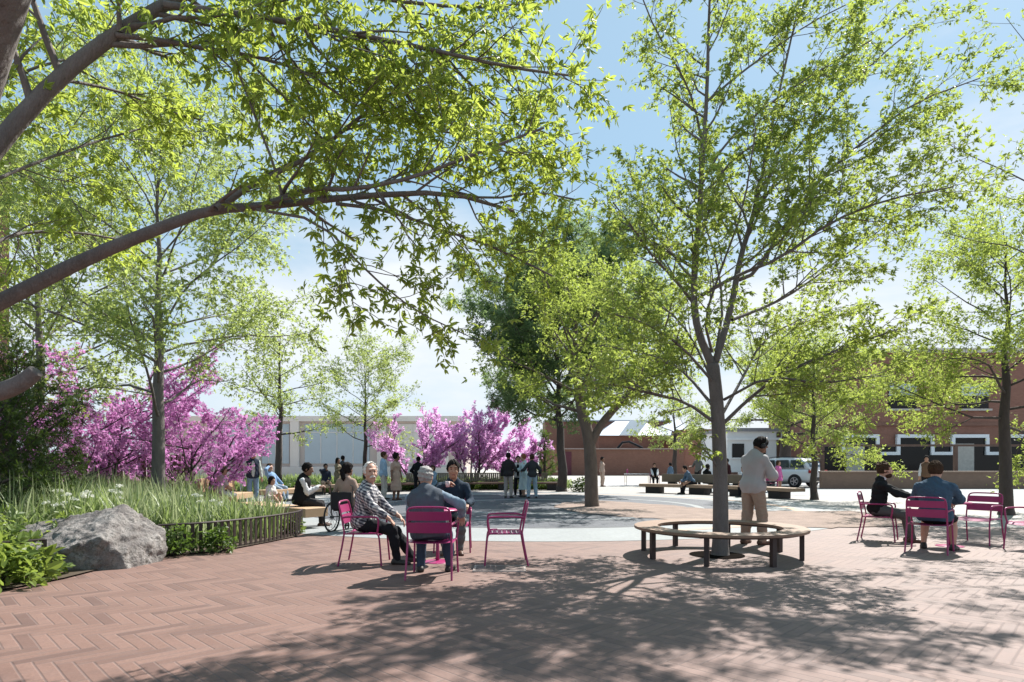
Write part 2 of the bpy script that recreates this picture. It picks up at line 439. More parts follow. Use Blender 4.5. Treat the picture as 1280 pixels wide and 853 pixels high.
gv=[G(*p) for p in gp]; pts=[]
for i in range(len(gv)):
    a,b=np.array(gv[i]),np.array(gv[(i+1)%len(gv)])
    for k in range(6): pts.append(tuple(a+(b-a)*k/6+np.random.randn(2)*.07))
sheet('gravel_bed',pts,.028,M['gravel'])
# planting beds
bed=[(-5.75,6.3),(-5.45,6.75),(-5.3,7.4),(-5.3,8.2),(-5.15,9.15),(-4.5,9.75),(-4.22,10.8),(-4.0,11.75)]+arcpts(9.42,236,184,14)+[(-11,24),(-14,27),(-34,29),(-34,3),(-9,3.5)]
sheet('planting_bed',bed,.034,M['soil'])
bed2=arcpts(13.0,150,80,30)+[(3.4,37.5),(2,38.5),(-14,38.5),(-16,34)]
sheet('rear_planting_bed',bed2,.03,M['soil'])
tp=MB().lathe([(.40,.02),(.40,.021)],28,(3.07,9.35,0)); tag(tp.build('tree_pit',mat('dark_pit',(.012,.010,.009),1,.3,9,spec=0)),None,None,None,'structure')
d=thing('drain_cover','square metal drain cover set in the brick paving under the empty chair','drain cover',(-.16,8.12,0))
MB().box((0,0,.016),(.62,.42,.012)).build('cover_plate',mat('cover_plate',(.16,.12,.11),.6,.2,5,.2,30),d,bevel=.003)
fr=MB()
for s in(-1,1): fr.box((0,s*.225,.017),(.68,.03,.016)).box((s*.325,0,.017),(.03,.42,.016))
fr.build('cover_frame',mat('cover_frame',(.32,.27,.25),.5),d)
# ---------------------------------------------------------------- buildings
def building(name,label,x,y): return thing(name,label,'building',(x,y,0))
# podium
t=building('stone_hall','long low pinkish stone hall with glass bays beyond the left planting',-19,60)
MB().box((0,5,2.9),(29,10,5.8)).build('wall',M['pink_stone'],t)
MB().box((0,-.1,5.7),(29.4,.6,.5)).build('cornice',M['pale_stone'],t)
MB().box((0,-.3,.55),(29.4,.8,1.1)).build('plinth',M['pale_stone'],t,bevel=.04)
for i,x in enumerate((-13.5,-9.5,-5.6,-1.8,6.5,12.5)):
    MB().box((x,-.12,3.3),(.85,.5,4.4)).build('pilaster',M['pale_stone'],t,bevel=.03)
for x,wd in((-3.7,2.6),(-7.6,2.4),(2.2,6.2),(9.5,4.6)):
    q=MB().box((x,-.02,3.3),(wd,.12,3.8)).build('window',M['glass_blue'] if x<9 else M['pale_stone'],t)
    f=MB()
    for k in range(1,4): f.box((x-wd/2+wd*k/4,-.09,3.3),(.06,.05,3.8))
    f.box((x,-.09,4.4),(wd,.05,.06)); f.build('frame',M['pale_stone'],q)
# brick tower on the far left
t=building('brick_tower','tall red brick building at the far left edge',-42.4,38.6); t.rotation_euler=(0,0,math.radians(39.3))
MB().box((0,6,11.6),(17.6,12,23.2)).build('wall',M['brick'],t)
MB().box((0,5.9,23.4),(18.0,12.4,.4)).build('parapet',M['brick_dk'],t)
for z in(6,10.5,15,19.5):
    for x in(-4,0,4,7.2):
        q=MB().box((x,-.02,z),(1.3,.12,1.9)).build('window',M['glass'],t); MB().box((x,-.06,z-1.05),(1.6,.2,.14)).build('sill',M['pale_stone'],q)
# low brick museum in the middle
t=building('brick_gallery','low stepped brick gallery with zinc roofs behind the middle tree',12,74)
MB().box((-.1,2,1.55),(17,4,3.1)).build('wall',M['brick_dk'],t)
MB().box((-.1,1.95,3.16),(17.3,4.3,.13)).build('coping',mat('coping',(.33,.27,.25),.7),t)
MB().box((-5.8,-.03,1.4),(1.7,.1,2.8)).build('door',M['maroon'],t)
MB().box((-7.4,-.5,1.8),(1.5,1.2,3.6)).build('wing',M['brick'],t)
MB().box((12.2,3.2,2.75),(7.6,6,5.5)).build('side_block',M['brick'],t)
MB().box((3,8,2.45),(8,6,4.9)).build('middle_block',M['brick'],t)
MB().box((1,14,3.55),(17,7,7.1)).build('rear_block',M['brick_dk'],t)
MB().box((1,13.9,7.2),(17.3,7.3,.16)).build('rear_coping',M['zinc'],t)
def roof(V,Fc,m,nm):
    b=MB(); b.add(V,Fc); return b.build(nm,m,t)
roof([(-1.4,4.6,4.95),(3.2,4.6,4.95),(7.2,4.6,4.95),(7.2,11,4.95),(-1.4,11,4.95),(1.6,8,7.0),(5.4,8,7.0)],[(0,1,5),(1,2,6,5),(2,3,6),(3,4,5,6),(4,0,5)],M['zinc'],'hip_roof')
roof([(4.0,5.2,5.0),(10.5,5.2,5.0),(10.5,10,5.0),(4.0,10,5.0),(9.8,7.5,7.2)],[(0,1,4),(1,2,4),(2,3,4),(3,0,4)],M['zinc'],'pitched_roof')
roof([(1.4,3.9,4.95),(3.6,3.9,4.95),(5.4,5.2,6.9),(3.0,5.2,6.9),(1.4,4.4,4.9),(3.6,4.4,4.9),(5.4,5.7,6.85),(3.0,5.7,6.85)],[(0,1,2,3),(4,5,6,7),(0,1,5,4),(2,3,7,6),(0,3,7,4),(1,2,6,5)],M['white'],'sunlit_roof_plane')  # zinc roof slope in full sun, its brightness painted as white
MB().tube([(.6,.6,3.2),(1.2,.6,3.9),(2.0,.6,4.0),(3.6,.6,3.25)],.15,8).build('roof_vent',M['glass'],t)
# white houses right of the gallery
t=building('white_house','plain white rendered house behind the parked car',24.2,58)
MB().box((0,4,2.2),(8.4,8,4.4)).build('wall',M['white'],t)
MB().box((0,3.9,4.55),(8.8,8.4,.3)).build('roof',mat('grey_roof',(.25,.25,.27),.7),t)
for x in(.55,2.6): MB().box((x,-.06,2.15),(.35,.16,4.3)).build('post',M['fence_brown'],t)
for x in(-3.2,-1.2):
    q=MB().box((x,-.03,2.6),(1.1,.12,1.3)).build('window',M['glass'],t); MB().box((x,-.08,1.9),(1.35,.2,.1)).build('sill',M['trim'],q)
MB().box((0,-.08,3.7),(8.45,.2,.22)).build('band',M['trim'],t)
MB().box((0,-.06,.3),(8.42,.16,.6)).build('plinth',M['brick_dk'],t)
q=MB().box((3.3,-.03,1.9),(1.3,.12,1.7)).build('window',M['glass'],t); MB().box((3.3,-.08,1.0),(1.6,.2,.12)).build('sill',M['trim'],q)
# brick shop block on the right
t=building('brick_shop_block','two storey red brick block with white stepped trim over dark shopfronts',47,52)
W0=-21.5; WB=60
MB().box((W0+WB/2,5,5.35),(WB,10,10.7)).build('wall',M['brick'],t)
MB().box((W0+WB/2,4.9,10.8),(WB+.3,10.3,.35)).build('parapet',mat('stone_parapet',(.55,.50,.46),.7),t)
MB().box((W0+WB/2,-.05,1.62),(WB-.6,.2,2.6)).build('shopfront',M['glass'],t)
x=W0+3.4; k=0
while x<W0+WB-4:
    bw=2.55
    q=MB().box((x,-.06,3.0),(bw,.24,1.1)).build('shop_window',M['glass'],t)
    f=MB()
    f.box((x,-.2,3.68),(bw+.5,.26,.28)); f.box((x-bw/2-.14,-.2,2.95),(.28,.25,1.18)); f.box((x+bw/2+.14,-.2,2.95),(.28,.25,1.18))
    f.box((x+bw/2+1.0,-.2,2.24),(1.99,.26,.26)); f.build('trim',M['trim'],t)
    if k%2==0: MB().box((x-.4,-.17,1.75),(1.5,.1,2.6)).build('display_panel',mat('pale_panel',(.42,.40,.36),.4),t)
    x+=4.55; k+=1
for i,x in enumerate((-14.5,-8.5,-2.2,4,10.2,16.4,23)):
    q=MB().box((x,-.03,7.0),(2.3,.14,2.1)).build('window',M['glass'],t)
    MB().box((x,-.06,7.55),(2.3,.16,1.0)).build('pane',M['glass_blue'],q); MB().box((x,-.1,5.88),(2.7,.3,.16)).build('sill',mat('sill',(.5,.46,.42),.7),q)
MB().box((W0+WB/2,-.04,4.7),(WB,.16,.3)).build('string_course',M['brick_dk'],t)
# low wall with timber rack before the shops
t=thing('garden_wall','low brown boarded wall along the street before the shops','wall',(31.5,34.4,0))
MB().box((0,0,.45),(29,.25,.9)).build('boards',wood('brown_boards',(.22,.135,.09),0),t); MB().box((0,0,.94),(29.1,.36,.08)).build('coping',wood('brown_coping',(.30,.2,.14),0),t,bevel=.01)
t=thing('timber_pergola','slim brown timber pergola of posts and one long rail above the low wall','pergola',(31.5,35.6,0))
MB().box((0,0,2.43),(29,.14,.12)).build('rail',M['fence_brown'],t)
for x in(-13.8,-10.6,-6.2,-1.5,3.5,8.5,13.8): MB().box((x,0,1.185),(.17,.17,2.37)).build('post',M['fence_brown'],t)
# brown timber fence behind the redbuds
t=thing('timber_fence','dark brown timber fence behind the left redbuds','fence',(-15.6,20.6,0),-6)
for i in range(26):
    MB().box((-4.6+i*.37,0,.86+.02*math.sin(i*2.3)),(.34,.04,1.7)).build('board',M['fence_brown'],t)
MB().box((0,.05,.5),(9.6,.06,.1)).box((0,.05,1.4),(9.6,.06,.1)).build('rails',M['fence_brown'],t)
# ---------------------------------------------------------------- trees
L_MAPLE=leafmat('spring_leaf',(.065,.108,.026),(.155,.205,.05),(.47,.57,.11),.53,third=(.22,.16,.07))
L_NEAR=leafmat('near_spring_leaf',(.065,.112,.025),(.15,.205,.048),(.52,.62,.10),.55,third=(.30,.17,.10))
L_ELM=leafmat('deep_green_leaf',(.05,.09,.042),(.11,.165,.07),(.30,.42,.16),.5)
L_FAR=leafmat('pale_spring_leaf',(.09,.13,.045),(.20,.25,.08),(.50,.60,.17),.55)
L_BUD=leafmat('redbud_blossom',(.42,.13,.36),(.66,.34,.60),(.70,.32,.64),.52,.6)
L_BUD2=leafmat('pale_redbud_blossom',(.58,.25,.52),(.84,.54,.78),(.94,.55,.88),.58,.6)
L_EVER=leafmat('evergreen_needle',(.022,.042,.010),(.06,.10,.018),(.10,.16,.02),.3)
L_GRASS=leafmat('grass_blade',(.085,.135,.038),(.19,.26,.095),(.34,.44,.14),.42)
L_GRASS2=leafmat('pale_grass_blade',(.14,.19,.075),(.30,.36,.19),(.46,.52,.28),.42)
L_SHRUB=leafmat('shrub_leaf',(.06,.105,.025),(.16,.22,.05),(.34,.44,.08),.42,third=(.22,.24,.06))
L_HEDGE=leafmat('hedge_leaf',(.035,.07,.014),(.09,.14,.03),(.16,.26,.04),.4)
L_WHITE=leafmat('white_petal',(.72,.72,.64),(.82,.82,.76),(.7,.72,.6),.3)
def curve(p,d,l,rng,up=0.0,wob=.12,n=4):
    P=[np.array(p,float)]; d=nrm(d); st=l/n
    for i in range(n):
        d=nrm(d+rng.normal(0,wob,3)+np.array((0,0,up/n))); P.append(P[-1]+d*st)
    return np.array(P)
def at(P,t):
    s=np.linalg.norm(np.diff(P,axis=0),axis=1); c=np.concatenate([[0],np.cumsum(s)]); x=t*c[-1]
    i=min(int(np.searchsorted(c,x,side='right'))-1,len(s)-1); f=(x-c[i])/max(s[i],1e-9)
    return P[i]+(P[i+1]-P[i])*f, nrm(P[i+1]-P[i])
def plen(P): return float(np.sum(np.linalg.norm(np.diff(P,axis=0),axis=1)))
class Tree:
    """limbs grow children; leaf spots are gathered and turned into leaflets afterwards"""
    def __init__(s,seed,space=(.36,.2,.1),lens=(.42,.5,.5),maxlvl=3,leaflvl=2,lsp=.085,spread=(35,65),up=(.15,.05,-.05),flat=.5,tstart=.22,minr=.004,leaf_t=.15):
        s.r=np.random.RandomState(seed); s.mb=MB(); s.lp=[]; s.ld=[]
        s.space,s.lens,s.maxlvl,s.leaflvl,s.lsp,s.spread,s.up,s.flat,s.t0,s.minr=space,lens,maxlvl,leaflvl,lsp,spread,up,flat,tstart,minr
        s.leaf_t=leaf_t; s.clip=None
    def leaf(s,P,t0,step):
        L=plen(P); k=max(1,int(L*(1-t0)/step))
        for i in range(k):
            p,t=at(P,min(t0+(1-t0)*(i+s.r.rand())/k,.999)); s.lp.append(p); s.ld.append(t)
        s.lp.append(P[-1]); s.ld.append(nrm(P[-1]-P[-2]))
    def limb(s,P,r0,r1=None,lvl=0,n=None,t0=None):
        P=np.asarray(P,float); r1=r0*.3 if r1 is None else r1
        sides=10 if r0>.1 else 7 if r0>.04 else 5 if r0>.012 else 3
        s.mb.tube(P,np.linspace(max(r0,s.minr),max(r1,s.minr*.6),len(P)),sides,cap=sides>5)
        if lvl>=s.leaflvl: s.leaf(P,s.leaf_t,s.lsp)
        elif lvl==s.leaflvl-1: s.leaf(P,.55,s.lsp*1.3)
        if lvl>=s.maxlvl: return
        L=plen(P); k=max(2,int(L/s.space[lvl])) if n is None else n
        t0=s.t0 if t0 is None else t0; sgn=1
        for i in range(k):
            t=t0+(1-t0)*(i+s.r.rand()*.8)/k; p,d=at(P,min(t,.98))
            a=math.radians(s.r.uniform(*s.spread))
            h=np.cross(d,(0,0,1.)); h=nrm(h) if np.linalg.norm(h)>.15 else nrm(np.cross(d,s.r.normal(0,1,3)))
            v=np.cross(h,d); ph=s.r.normal(0,1)*(1-s.flat)*1.6
            side=sgn*(math.cos(ph)*h)+math.sin(ph)*v; sgn=-sgn
            nd=nrm(d*math.cos(a)+side*math.sin(a))
            l=min(max(L,.8),3.6)*s.lens[lvl]*(1-.5*t)*s.r.uniform(.65,1.25)
            if l<.12: l=.12
            rr=np.interp(t,[0,1],[r0,r1])*.55
            s.limb(curve(p,nd,l,s.r,s.up[lvl],.10,4 if lvl<2 else 3),min(rr,.03 if lvl else .05),None,lvl+1)
def leaflets(P,D,size,rng,fan,ang,width,droop,fold,near=False,flatup=.6):
    """each spot carries a fan of pointed leaflets"""
    P=np.asarray(P); D=np.asarray(D); N=len(P)
    d=D*.45+rng.normal(0,.55,(N,3)); d[:,2]-=droop; d/=np.linalg.norm(d,axis=1)[:,None]
    u=rng.normal(0,.5,(N,3)); u[:,2]+=flatup; u-=d*np.sum(u*d,1)[:,None]; u/=np.linalg.norm(u,axis=1)[:,None]
    w=np.cross(d,u); S=size*rng.uniform(.65,1.25,N)
    P=P+d*(S*.25)[:,None]
    VV=[]
    for k in range(fan):
        a=math.radians((k-(fan-1)/2)*ang)+rng.normal(0,.22,N)
        sc=S*(1-.28*abs(k-(fan-1)/2)/max((fan-1)/2,1))*rng.uniform(.55,1.12,N)
        e=d*np.cos(a)[:,None]+w*np.sin(a)[:,None]+u*rng.normal(-.08,.22,N)[:,None]; f=np.cross(u,e)
        L=sc[:,None]
        if near:
            v=[P,P+e*.30*L+f*width*.85*L+u*fold*L,P+e*.68*L+f*width*.75*L+u*fold*.5*L-u*.02*L,P+e*L-u*.14*L,P+e*.68*L-f*width*.75*L+u*fold*.5*L-u*.02*L,P+e*.30*L-f*width*.85*L+u*fold*L]
        else:
            v=[P,P+e*.45*L+f*width*L+u*fold*L,P+e*L-u*.10*L,P+e*.45*L-f*width*L+u*fold*L]
        VV.append(np.stack(v,1))
    V=np.concatenate(VV); m=V.shape[1]; T=len(V)
    I=np.arange(T*m).reshape(T,m)
    V=V.reshape(-1,3)
    if near: return V,[I[:,[0,1,2,3]],I[:,[0,3,4,5]]]
    return V,[I]
def crown(name,T,root,m,size,fan=3,ang=48,width=.2,droop=.25,fold=.05,near=False,flatup=.6,keep=None,seed=0,rep=1,jit=.1):
    rng=np.random.RandomState(seed+5); P=np.array(T.lp); D=np.array(T.ld); P0=P; D0=D
    for k in range(int(rep)-1): P=np.concatenate([P,P0+rng.normal(0,jit,P0.shape)]); D=np.concatenate([D,D0])
    if rep%1: k=rng.rand(len(P0))<rep%1; P=np.concatenate([P,P0[k]+rng.normal(0,jit,P0[k].shape)]); D=np.concatenate([D,D0[k]])
    if keep is not None:
        k=keep(P,rng); P=P[k]; D=D[k]
    V,I=leaflets(P,D,size,rng,fan,ang,width,droop,fold,near,flatup)
    return mesh_from(name,V,I,m,root,False),len(P)
TREES='trees of the plaza'
def tree_root(label,x,y,name='broadleaf_tree'): return thing(name,label,'tree',(0,0,0) if x is None else (x,y,0),0,TREES)
def auto_tree(label,x,y,h,cr,cb,tr,seed,leafm,leaf=.12,nl=16,bark='bark',dens=1.0,style='oval',lean=(0,0),fork=None,fan=3,name='broadleaf_tree',rep=4,jit=.13,**kw):
    root=tree_root(label,x,y,name); rng=np.random.RandomState(seed)
    kw.setdefault('space',(.42/dens,.24/dens,.1)); kw.setdefault('maxlvl',2)
    T=Tree(seed,**kw)
    tp=[np.array((0,0,-.06))]
    k=8
    for i in range(1,k+1):
        z=h*.86*i/k; tp.append(np.array((lean[0]*(i/k)**1.3*h+rng.normal(0,.035)*tr*8,lean[1]*(i/k)**1.3*h+rng.normal(0,.035)*tr*8,z)))
    tp=np.array(tp); rad=tr*np.array([1.18,1,.92,.8,.64,.48,.34,.22,.1])
    T.mb.tube(tp,rad,12)
    T.mb.tube([(0,0,-.08),(0,0,.05),(0,0,.28)],[tr*1.55,tr*1.32,tr*1.03],12)
    az=rng.rand()*6.28
    for i in range(nl):
        f=(i+.5)/nl; z=cb+(h*.84-cb)*f**.92; p,_=at(tp,min(z/(h*.86),.99))
        az+=2.4+rng.normal(0,.3)
        if style=='vase': prof=.62+.5*math.sin(PI*min(f*.9+.12,1)); el=math.radians(28+38*f)
        elif style=='flat': prof=1.0-.55*f; el=math.radians(8+40*f)
        else: prof=.45+.62*math.sin(PI*min(.25+f*.75,1)); el=math.radians(18+45*f)
        l=cr*prof*rng.uniform(.8,1.15)/max(math.cos(el),.55)
        d=(math.cos(az)*math.cos(el),math.sin(az)*math.cos(el),math.sin(el))
        r=max(.012,tr*(.27-.18*f))
        T.limb(curve(p,d,l,rng,.25 if style!='flat' else -.05,.13,7),r,r*.2)
    T.limb(curve(tp[-2],(0,0,1),h*.16,rng,0,.06,4),tr*.15)
    T.mb.build('trunk',M[bark],root,True)
    o,nn=crown('crown',T,root,leafm,leaf,fan,seed=seed,rep=rep,jit=jit,flatup=.75)
    return root
# ---- bench tree: limbs traced at their own depths -------------------------------------------------
def pxl(pts,Y0,Y1=None):
    Y1=Y0 if Y1 is None else Y1; k=len(pts)
    return np.array([PX(a,b,Y0+(Y1-Y0)*i/max(k-1,1)) for i,(a,b) in enumerate(pts)])
def smooth(P,it=2):
    P=np.asarray(P,float)
    for _ in range(it):
        Q=[P[0]]
        for a,b in zip(P[:-1],P[1:]): Q+= [a*.75+b*.25,a*.25+b*.75]
        Q.append(P[-1]); P=np.array(Q)
    return P
root=tree_root('tall spreading tree growing through the round bench, its fork above head height',None,None)
root.location=(3.07,9.35,0); base=np.array((3.07,9.35,0))
T=Tree(11,space=(.34,.17,.1),lens=(.40,.5,.5),maxlvl=2,lsp=.075,spread=(28,58),up=(.22,.1,0),flat=.35,tstart=.2)
BY=9.35
tr=smooth(pxl([(900,700),(901,640),(900,580),(897,510),(891,455)],BY)); tr[:,1]=BY; tr[0][2]=-.06
T.mb.tube(tr,np.interp(np.linspace(0,1,len(tr)),[0,.06,.14,.6,1],[.185,.138,.118,.100,.092]),14)
def LB(pts,Y1,r0,r1=.012,Y0=BY,n=None,t0=None): T.limb(smooth(pxl(pts,Y0,Y1),1),r0*.8,r1*.7,0,n,t0)
LB([(892,462),(872,415),(866,370),(872,290),(878,210),(884,110),(886,20),(890,-60)],9.0,.085,.014,n=26,t0=.2)
LB([(892,460),(914,385),(925,322),(940,275),(953,220),(966,150),(984,70),(1000,0)],9.9,.072,.012,n=22,t0=.25)
LB([(924,350),(944,342),(981,281),(1028,220),(1089,169),(1145,127),(1225,98)],9.6,.045,n=24,Y0=9.6)
LB([(873,372),(920,345),(977,323),(1038,277),(1113,248),(1192,234)],8.2,.042,n=22)
LB([(904,530),(935,500),(965,476),(1012,451),(1062,432),(1122,412)],8.4,.04,n=20)
LB([(893,528),(857,502),(813,491),(766,480),(730,480)],8.5,.035,n=16)
LB([(889,505),(860,470),(835,451),(800,440),(750,432)],10.6,.035,n=16)
LB([(866,378),(840,345),(817,323),(795,290),(766,253)],8.7,.036,n=15)
LB([(868,350),(852,335),(830,300),(803,258),(790,215)],10.6,.03,n=14)
LB([(878,180),(868,130),(852,92),(820,40),(800,-10)],8.7,.025,n=12)
LB([(886,125),(925,92),(964,64),(1010,30),(1070,0)],10.2,.024,n=13)
LB([(915,400),(962,382),(1000,361),(1056,319),(1145,256)],11.0,.035,n=18)
LB([(902,520),(930,470),(950,430),(985,405),(1040,385)],11.4,.035,n=16)
LB([(897,500),(880,450),(850,400),(815,375),(780,360)],11.8,.033,n=14)
LB([(940,275),(985,200),(1040,130),(1100,70),(1150,30)],10.6,.028,n=15,Y0=9.6)
LB([(878,230),(905,180),(960,130),(1030,85),(1090,50)],8.6,.026,n=14,Y0=9.1)
LB([(900,590),(885,565),(868,556)],9.0,.03,.01,n=4)
LB([(905,500),(960,470),(1030,480),(1090,470)],7.6,.03,n=12)
LB([(893,480),(850,430),(800,400),(760,392)],7.6,.03,n=12)
LB([(890,440),(880,400),(900,340),(930,260),(945,160)],7.7,.03,n=14)
LB([(895,440),(905,380),(890,300),(850,210),(835,120)],11.2,.03,n=14)
T.mb.V=[v-base for v in T.mb.V]; T.lp=[p-base for p in T.lp]
T.mb.build('trunk',M['bark'],root,True)
o,nl=crown('crown',T,root,L_MAPLE,.092,4,42,.20,.22,.05,seed=3,rep=2.8,jit=.06,flatup=.9); print('bench tree leaves',nl)
# ---- near tree at the left: trunk outside the frame, limbs reaching over ----------------------------
root=tree_root('large grey barked tree at the near left, low limbs arching over the paving',None,None)
base=np.array((-5.6,5.2,0)); root.location=base
T=Tree(21,space=(.30,.17,.1),lens=(.34,.5,.5),maxlvl=2,lsp=.085,spread=(30,65),up=(.05,-.1,-.15),flat=.3,tstart=.32)
T.mb.tube(smooth([(-5.6,5.2,-.1),(-5.55,5.15,.6),(-5.2,4.95,1.5),(-4.5,4.4,2.4),(-3.35,3.65,3.55),(-2.4,3.1,4.6),(-1.4,2.7,5.6)]),np.interp(np.linspace(0,1,28),[0,.1,.5,.8,1],[.42,.34,.30,.21,.13]),16)
def LN(pts,Y0,Y1,r0,r1=.012,n=None,t0=None,lvl=0): T.limb(smooth(pxl(pts,Y0,Y1),1),r0*.8,r1*.75,lvl,n,t0)
LN([(-150,400),(-70,270),(0,176),(75,95),(145,42),(205,6),(280,-30)],4.4,5.2,.098,.05,n=12,t0=.5)
LN([(-165,470),(-80,418),(0,378),(110,322),(200,285),(262,262),(330,258),(450,245),(560,240),(642,264)],4.7,5.6,.094,.016,n=18,t0=.5)
LN([(270,261),(300,240),(335,222),(395,192),(460,138),(520,95),(570,60)],5.05,5.9,.034,n=15,t0=.35)
LN([(330,257),(385,235),(440,238),(520,222),(600,190),(680,160)],5.2,5.0,.034,n=18)
LN([(352,243),(342,205),(320,150),(306,110),(285,62)],5.15,4.9,.016,n=6,t0=.4)
LN([(320,262),(400,276),(460,342),(520,390),(585,420)],5.1,5.4,.018,.006,n=9,t0=.35)
LN([(405,278),(432,330),(440,372)],5.2,4.9,.010,.005,n=6)
LN([(420,255),(480,262),(560,290),(620,310),(690,345)],5.3,6.1,.022,n=12)
LN([(145,44),(200,50),(260,62),(300,66),(380,88),(440,130)],4.9,5.4,.030,n=13,t0=.3)
LN([(205,6),(300,18),(420,38),(520,58),(640,85),(715,95)],5.0,5.5,.04,n=26,t0=.15)
LN([(240,-10),(360,-20),(480,0),(580,10),(660,5)],5.2,6.2,.035,n=24,t0=.1)
LN([(150,40),(148,10),(150,-20)],4.9,4.8,.03,n=4)
LN([(300,66),(345,110),(400,170),(430,200)],5.1,5.6,.014,n=10)
LN([(380,-20),(420,40),(470,110),(520,160),(590,170)],5.6,6.6,.022,n=20,t0=.1)
LN([(480,-20),(540,50),(590,110),(640,150),(690,190)],5.8,6.8,.020,n=18,t0=.1)
LN([(300,-40),(330,20),(360,80),(380,140)],5.6,6.2,.018,n=14,t0=.1)
LN([(560,238),(610,250),(670,240),(720,250)],5.5,6.2,.016,n=10)
LN([(70,100),(110,105),(160,118),(210,140),(250,150)],4.85,6.0,.018,n=12)
LN([(-157,399),(-40,240),(40,205),(110,180),(180,160)],4.4,6.4,.022,n=12,t0=.45)
LN([(-157,399),(-90,200),(-20,110),(70,75),(130,70)],4.4,5.8,.022,n=10,t0=.5)
LN([(-157,399),(-60,330),(0,300),(32,290),(95,290),(150,300)],4.4,6.0,.026,n=8,t0=.5)
T.mb.tube(smooth(pxl([(-190,560),(-60,500),(0,491),(30,478),(45,464)],4.5)),np.interp(np.linspace(0,1,17),[0,1],[.08,.05]),10)
T.mb.V=[v-base for v in T.mb.V]; T.lp=[p-base for p in T.lp]
T.mb.build('trunk',M['bark'],root,True)
o,nl=crown('crown',T,root,L_NEAR,.092,5,40,.18,.38,.05,near=True,flatup=.5,seed=9,rep=2.1,jit=.08); print('near tree leaves',nl)
# ---- the other trees -------------------------------------------------------------------------------
auto_tree('tall slender tree rising from the grasses in front of the left redbuds',*XY(199,13.7),9.3,3.6,2.3,.135,31,L_FAR,.115,26,style='oval',dens=1.0,rep=5)
auto_tree('full crowned pale green tree at the left edge behind the evergreen shrub',*XY(48,17.5),9.6,3.6,2.8,.17,33,L_MAPLE,.125,24,dens=1.0)
auto_tree('medium tree behind the person in the cap on the left',*XY(350,29),8.7,2.9,2.6,.16,35,L_FAR,.14,18,bark='bark_dk',style='flat')
auto_tree('small symmetrical tree with thin dark trunk left of the couple',*XY(456,35),8.1,2.7,2.2,.13,37,L_FAR,.14,18,bark='bark_dk')
auto_tree('big dark green tree behind the standing group of four people',*XY(702,31),10.0,5.6,3.4,.22,39,L_ELM,.16,34,bark='bark_dk',style='oval',dens=1.3,lean=(-.03,0),fan=4,rep=5)
# middle tree with its forked leaning limb
mx,my=XY(740,19.9)
root=tree_root('thick trunked tree at the centre of the paved circle, forked low',mx,my)
T=Tree(41,space=(.42,.23,.1),lens=(.42,.5,.5),maxlvl=2,lsp=.10,spread=(30,60),up=(.2,.05,0),flat=.4,tstart=.2)
T.mb.tube(smooth([(0,0,-.08),(0,0,.06),(-.02,0,.3),(-.03,0,1.3),(-.10,0,2.3),(-.35,.1,3.1),(-.5,.2,4.4),(-.5,.3,6)]),np.interp(np.linspace(0,1,30),[0,.05,.3,.6,1],[.31,.25,.22,.18,.06]),14)
T.mb.tube(smooth([(-.05,0,2.0),(.25,0,2.6),(.75,-.1,3.2),(1.5,-.2,3.9),(2.2,-.2,5.2)]),np.interp(np.linspace(0,1,20),[0,.4,1],[.15,.125,.04]),10)
rg=np.random.RandomState(4)
for i in range(18):
    f=i/17; a=i*2.4; p=np.array((-.45,.2,2.9+f*3.2)); el=math.radians(15+50*f); l=3.3*(1-.2*f)*rg.uniform(.8,1.15)
    T.limb(curve(p,(math.cos(a)*math.cos(el),math.sin(a)*math.cos(el),math.sin(el)),l,rg,.25,.08,6),.06*(1-.5*f),.012)
for i in range(9):
    f=i/8; a=i*2.4+1; p,_=at(np.array([(.75,-.1,3.2),(1.5,-.2,3.9),(2.2,-.2,5.2)]),f*.95); el=math.radians(15+45*f)
    T.limb(curve(p,(math.cos(a)*math.cos(el),math.sin(a)*math.cos(el),math.sin(el)),2.3*rg.uniform(.8,1.1),rg,.2,.08,6),.045,.01)
T.mb.build('trunk',M['bark_br'],root,True); crown('crown',T,root,L_MAPLE,.125,3,48,.2,.22,.05,seed=8,rep=7,jit=.14,flatup=.9)
auto_tree('small open tree behind the long bench before the brick gallery',*XY(843,42),6.6,3.0,2.3,.17,43,L_FAR,.16,13,bark='bark_dk',style='flat')
auto_tree('dark trunked tree just behind the parked white car',*XY(982,43),8.0,4.6,3.2,.42,45,L_FAR,.17,20,bark='bark_dk')
auto_tree('slim tree in gravel in front of the parked car',*XY(1018,23.9),6.4,3.2,1.7,.12,47,L_MAPLE,.115,20,bark='bark_dk',style='flat',rep=8)
auto_tree('broad tree at the right before the brick shops',*XY(1258,16.8),8.2,3.7,2.3,.150,49,L_MAPLE,.11,24,bark='bark_dk',style='flat',rep=8)
auto_tree('leafy tree leaning in at the right edge, trunk outside the picture',11.4,10.3,7.6,3.5,2.8,.14,51,L_MAPLE,.10,22)
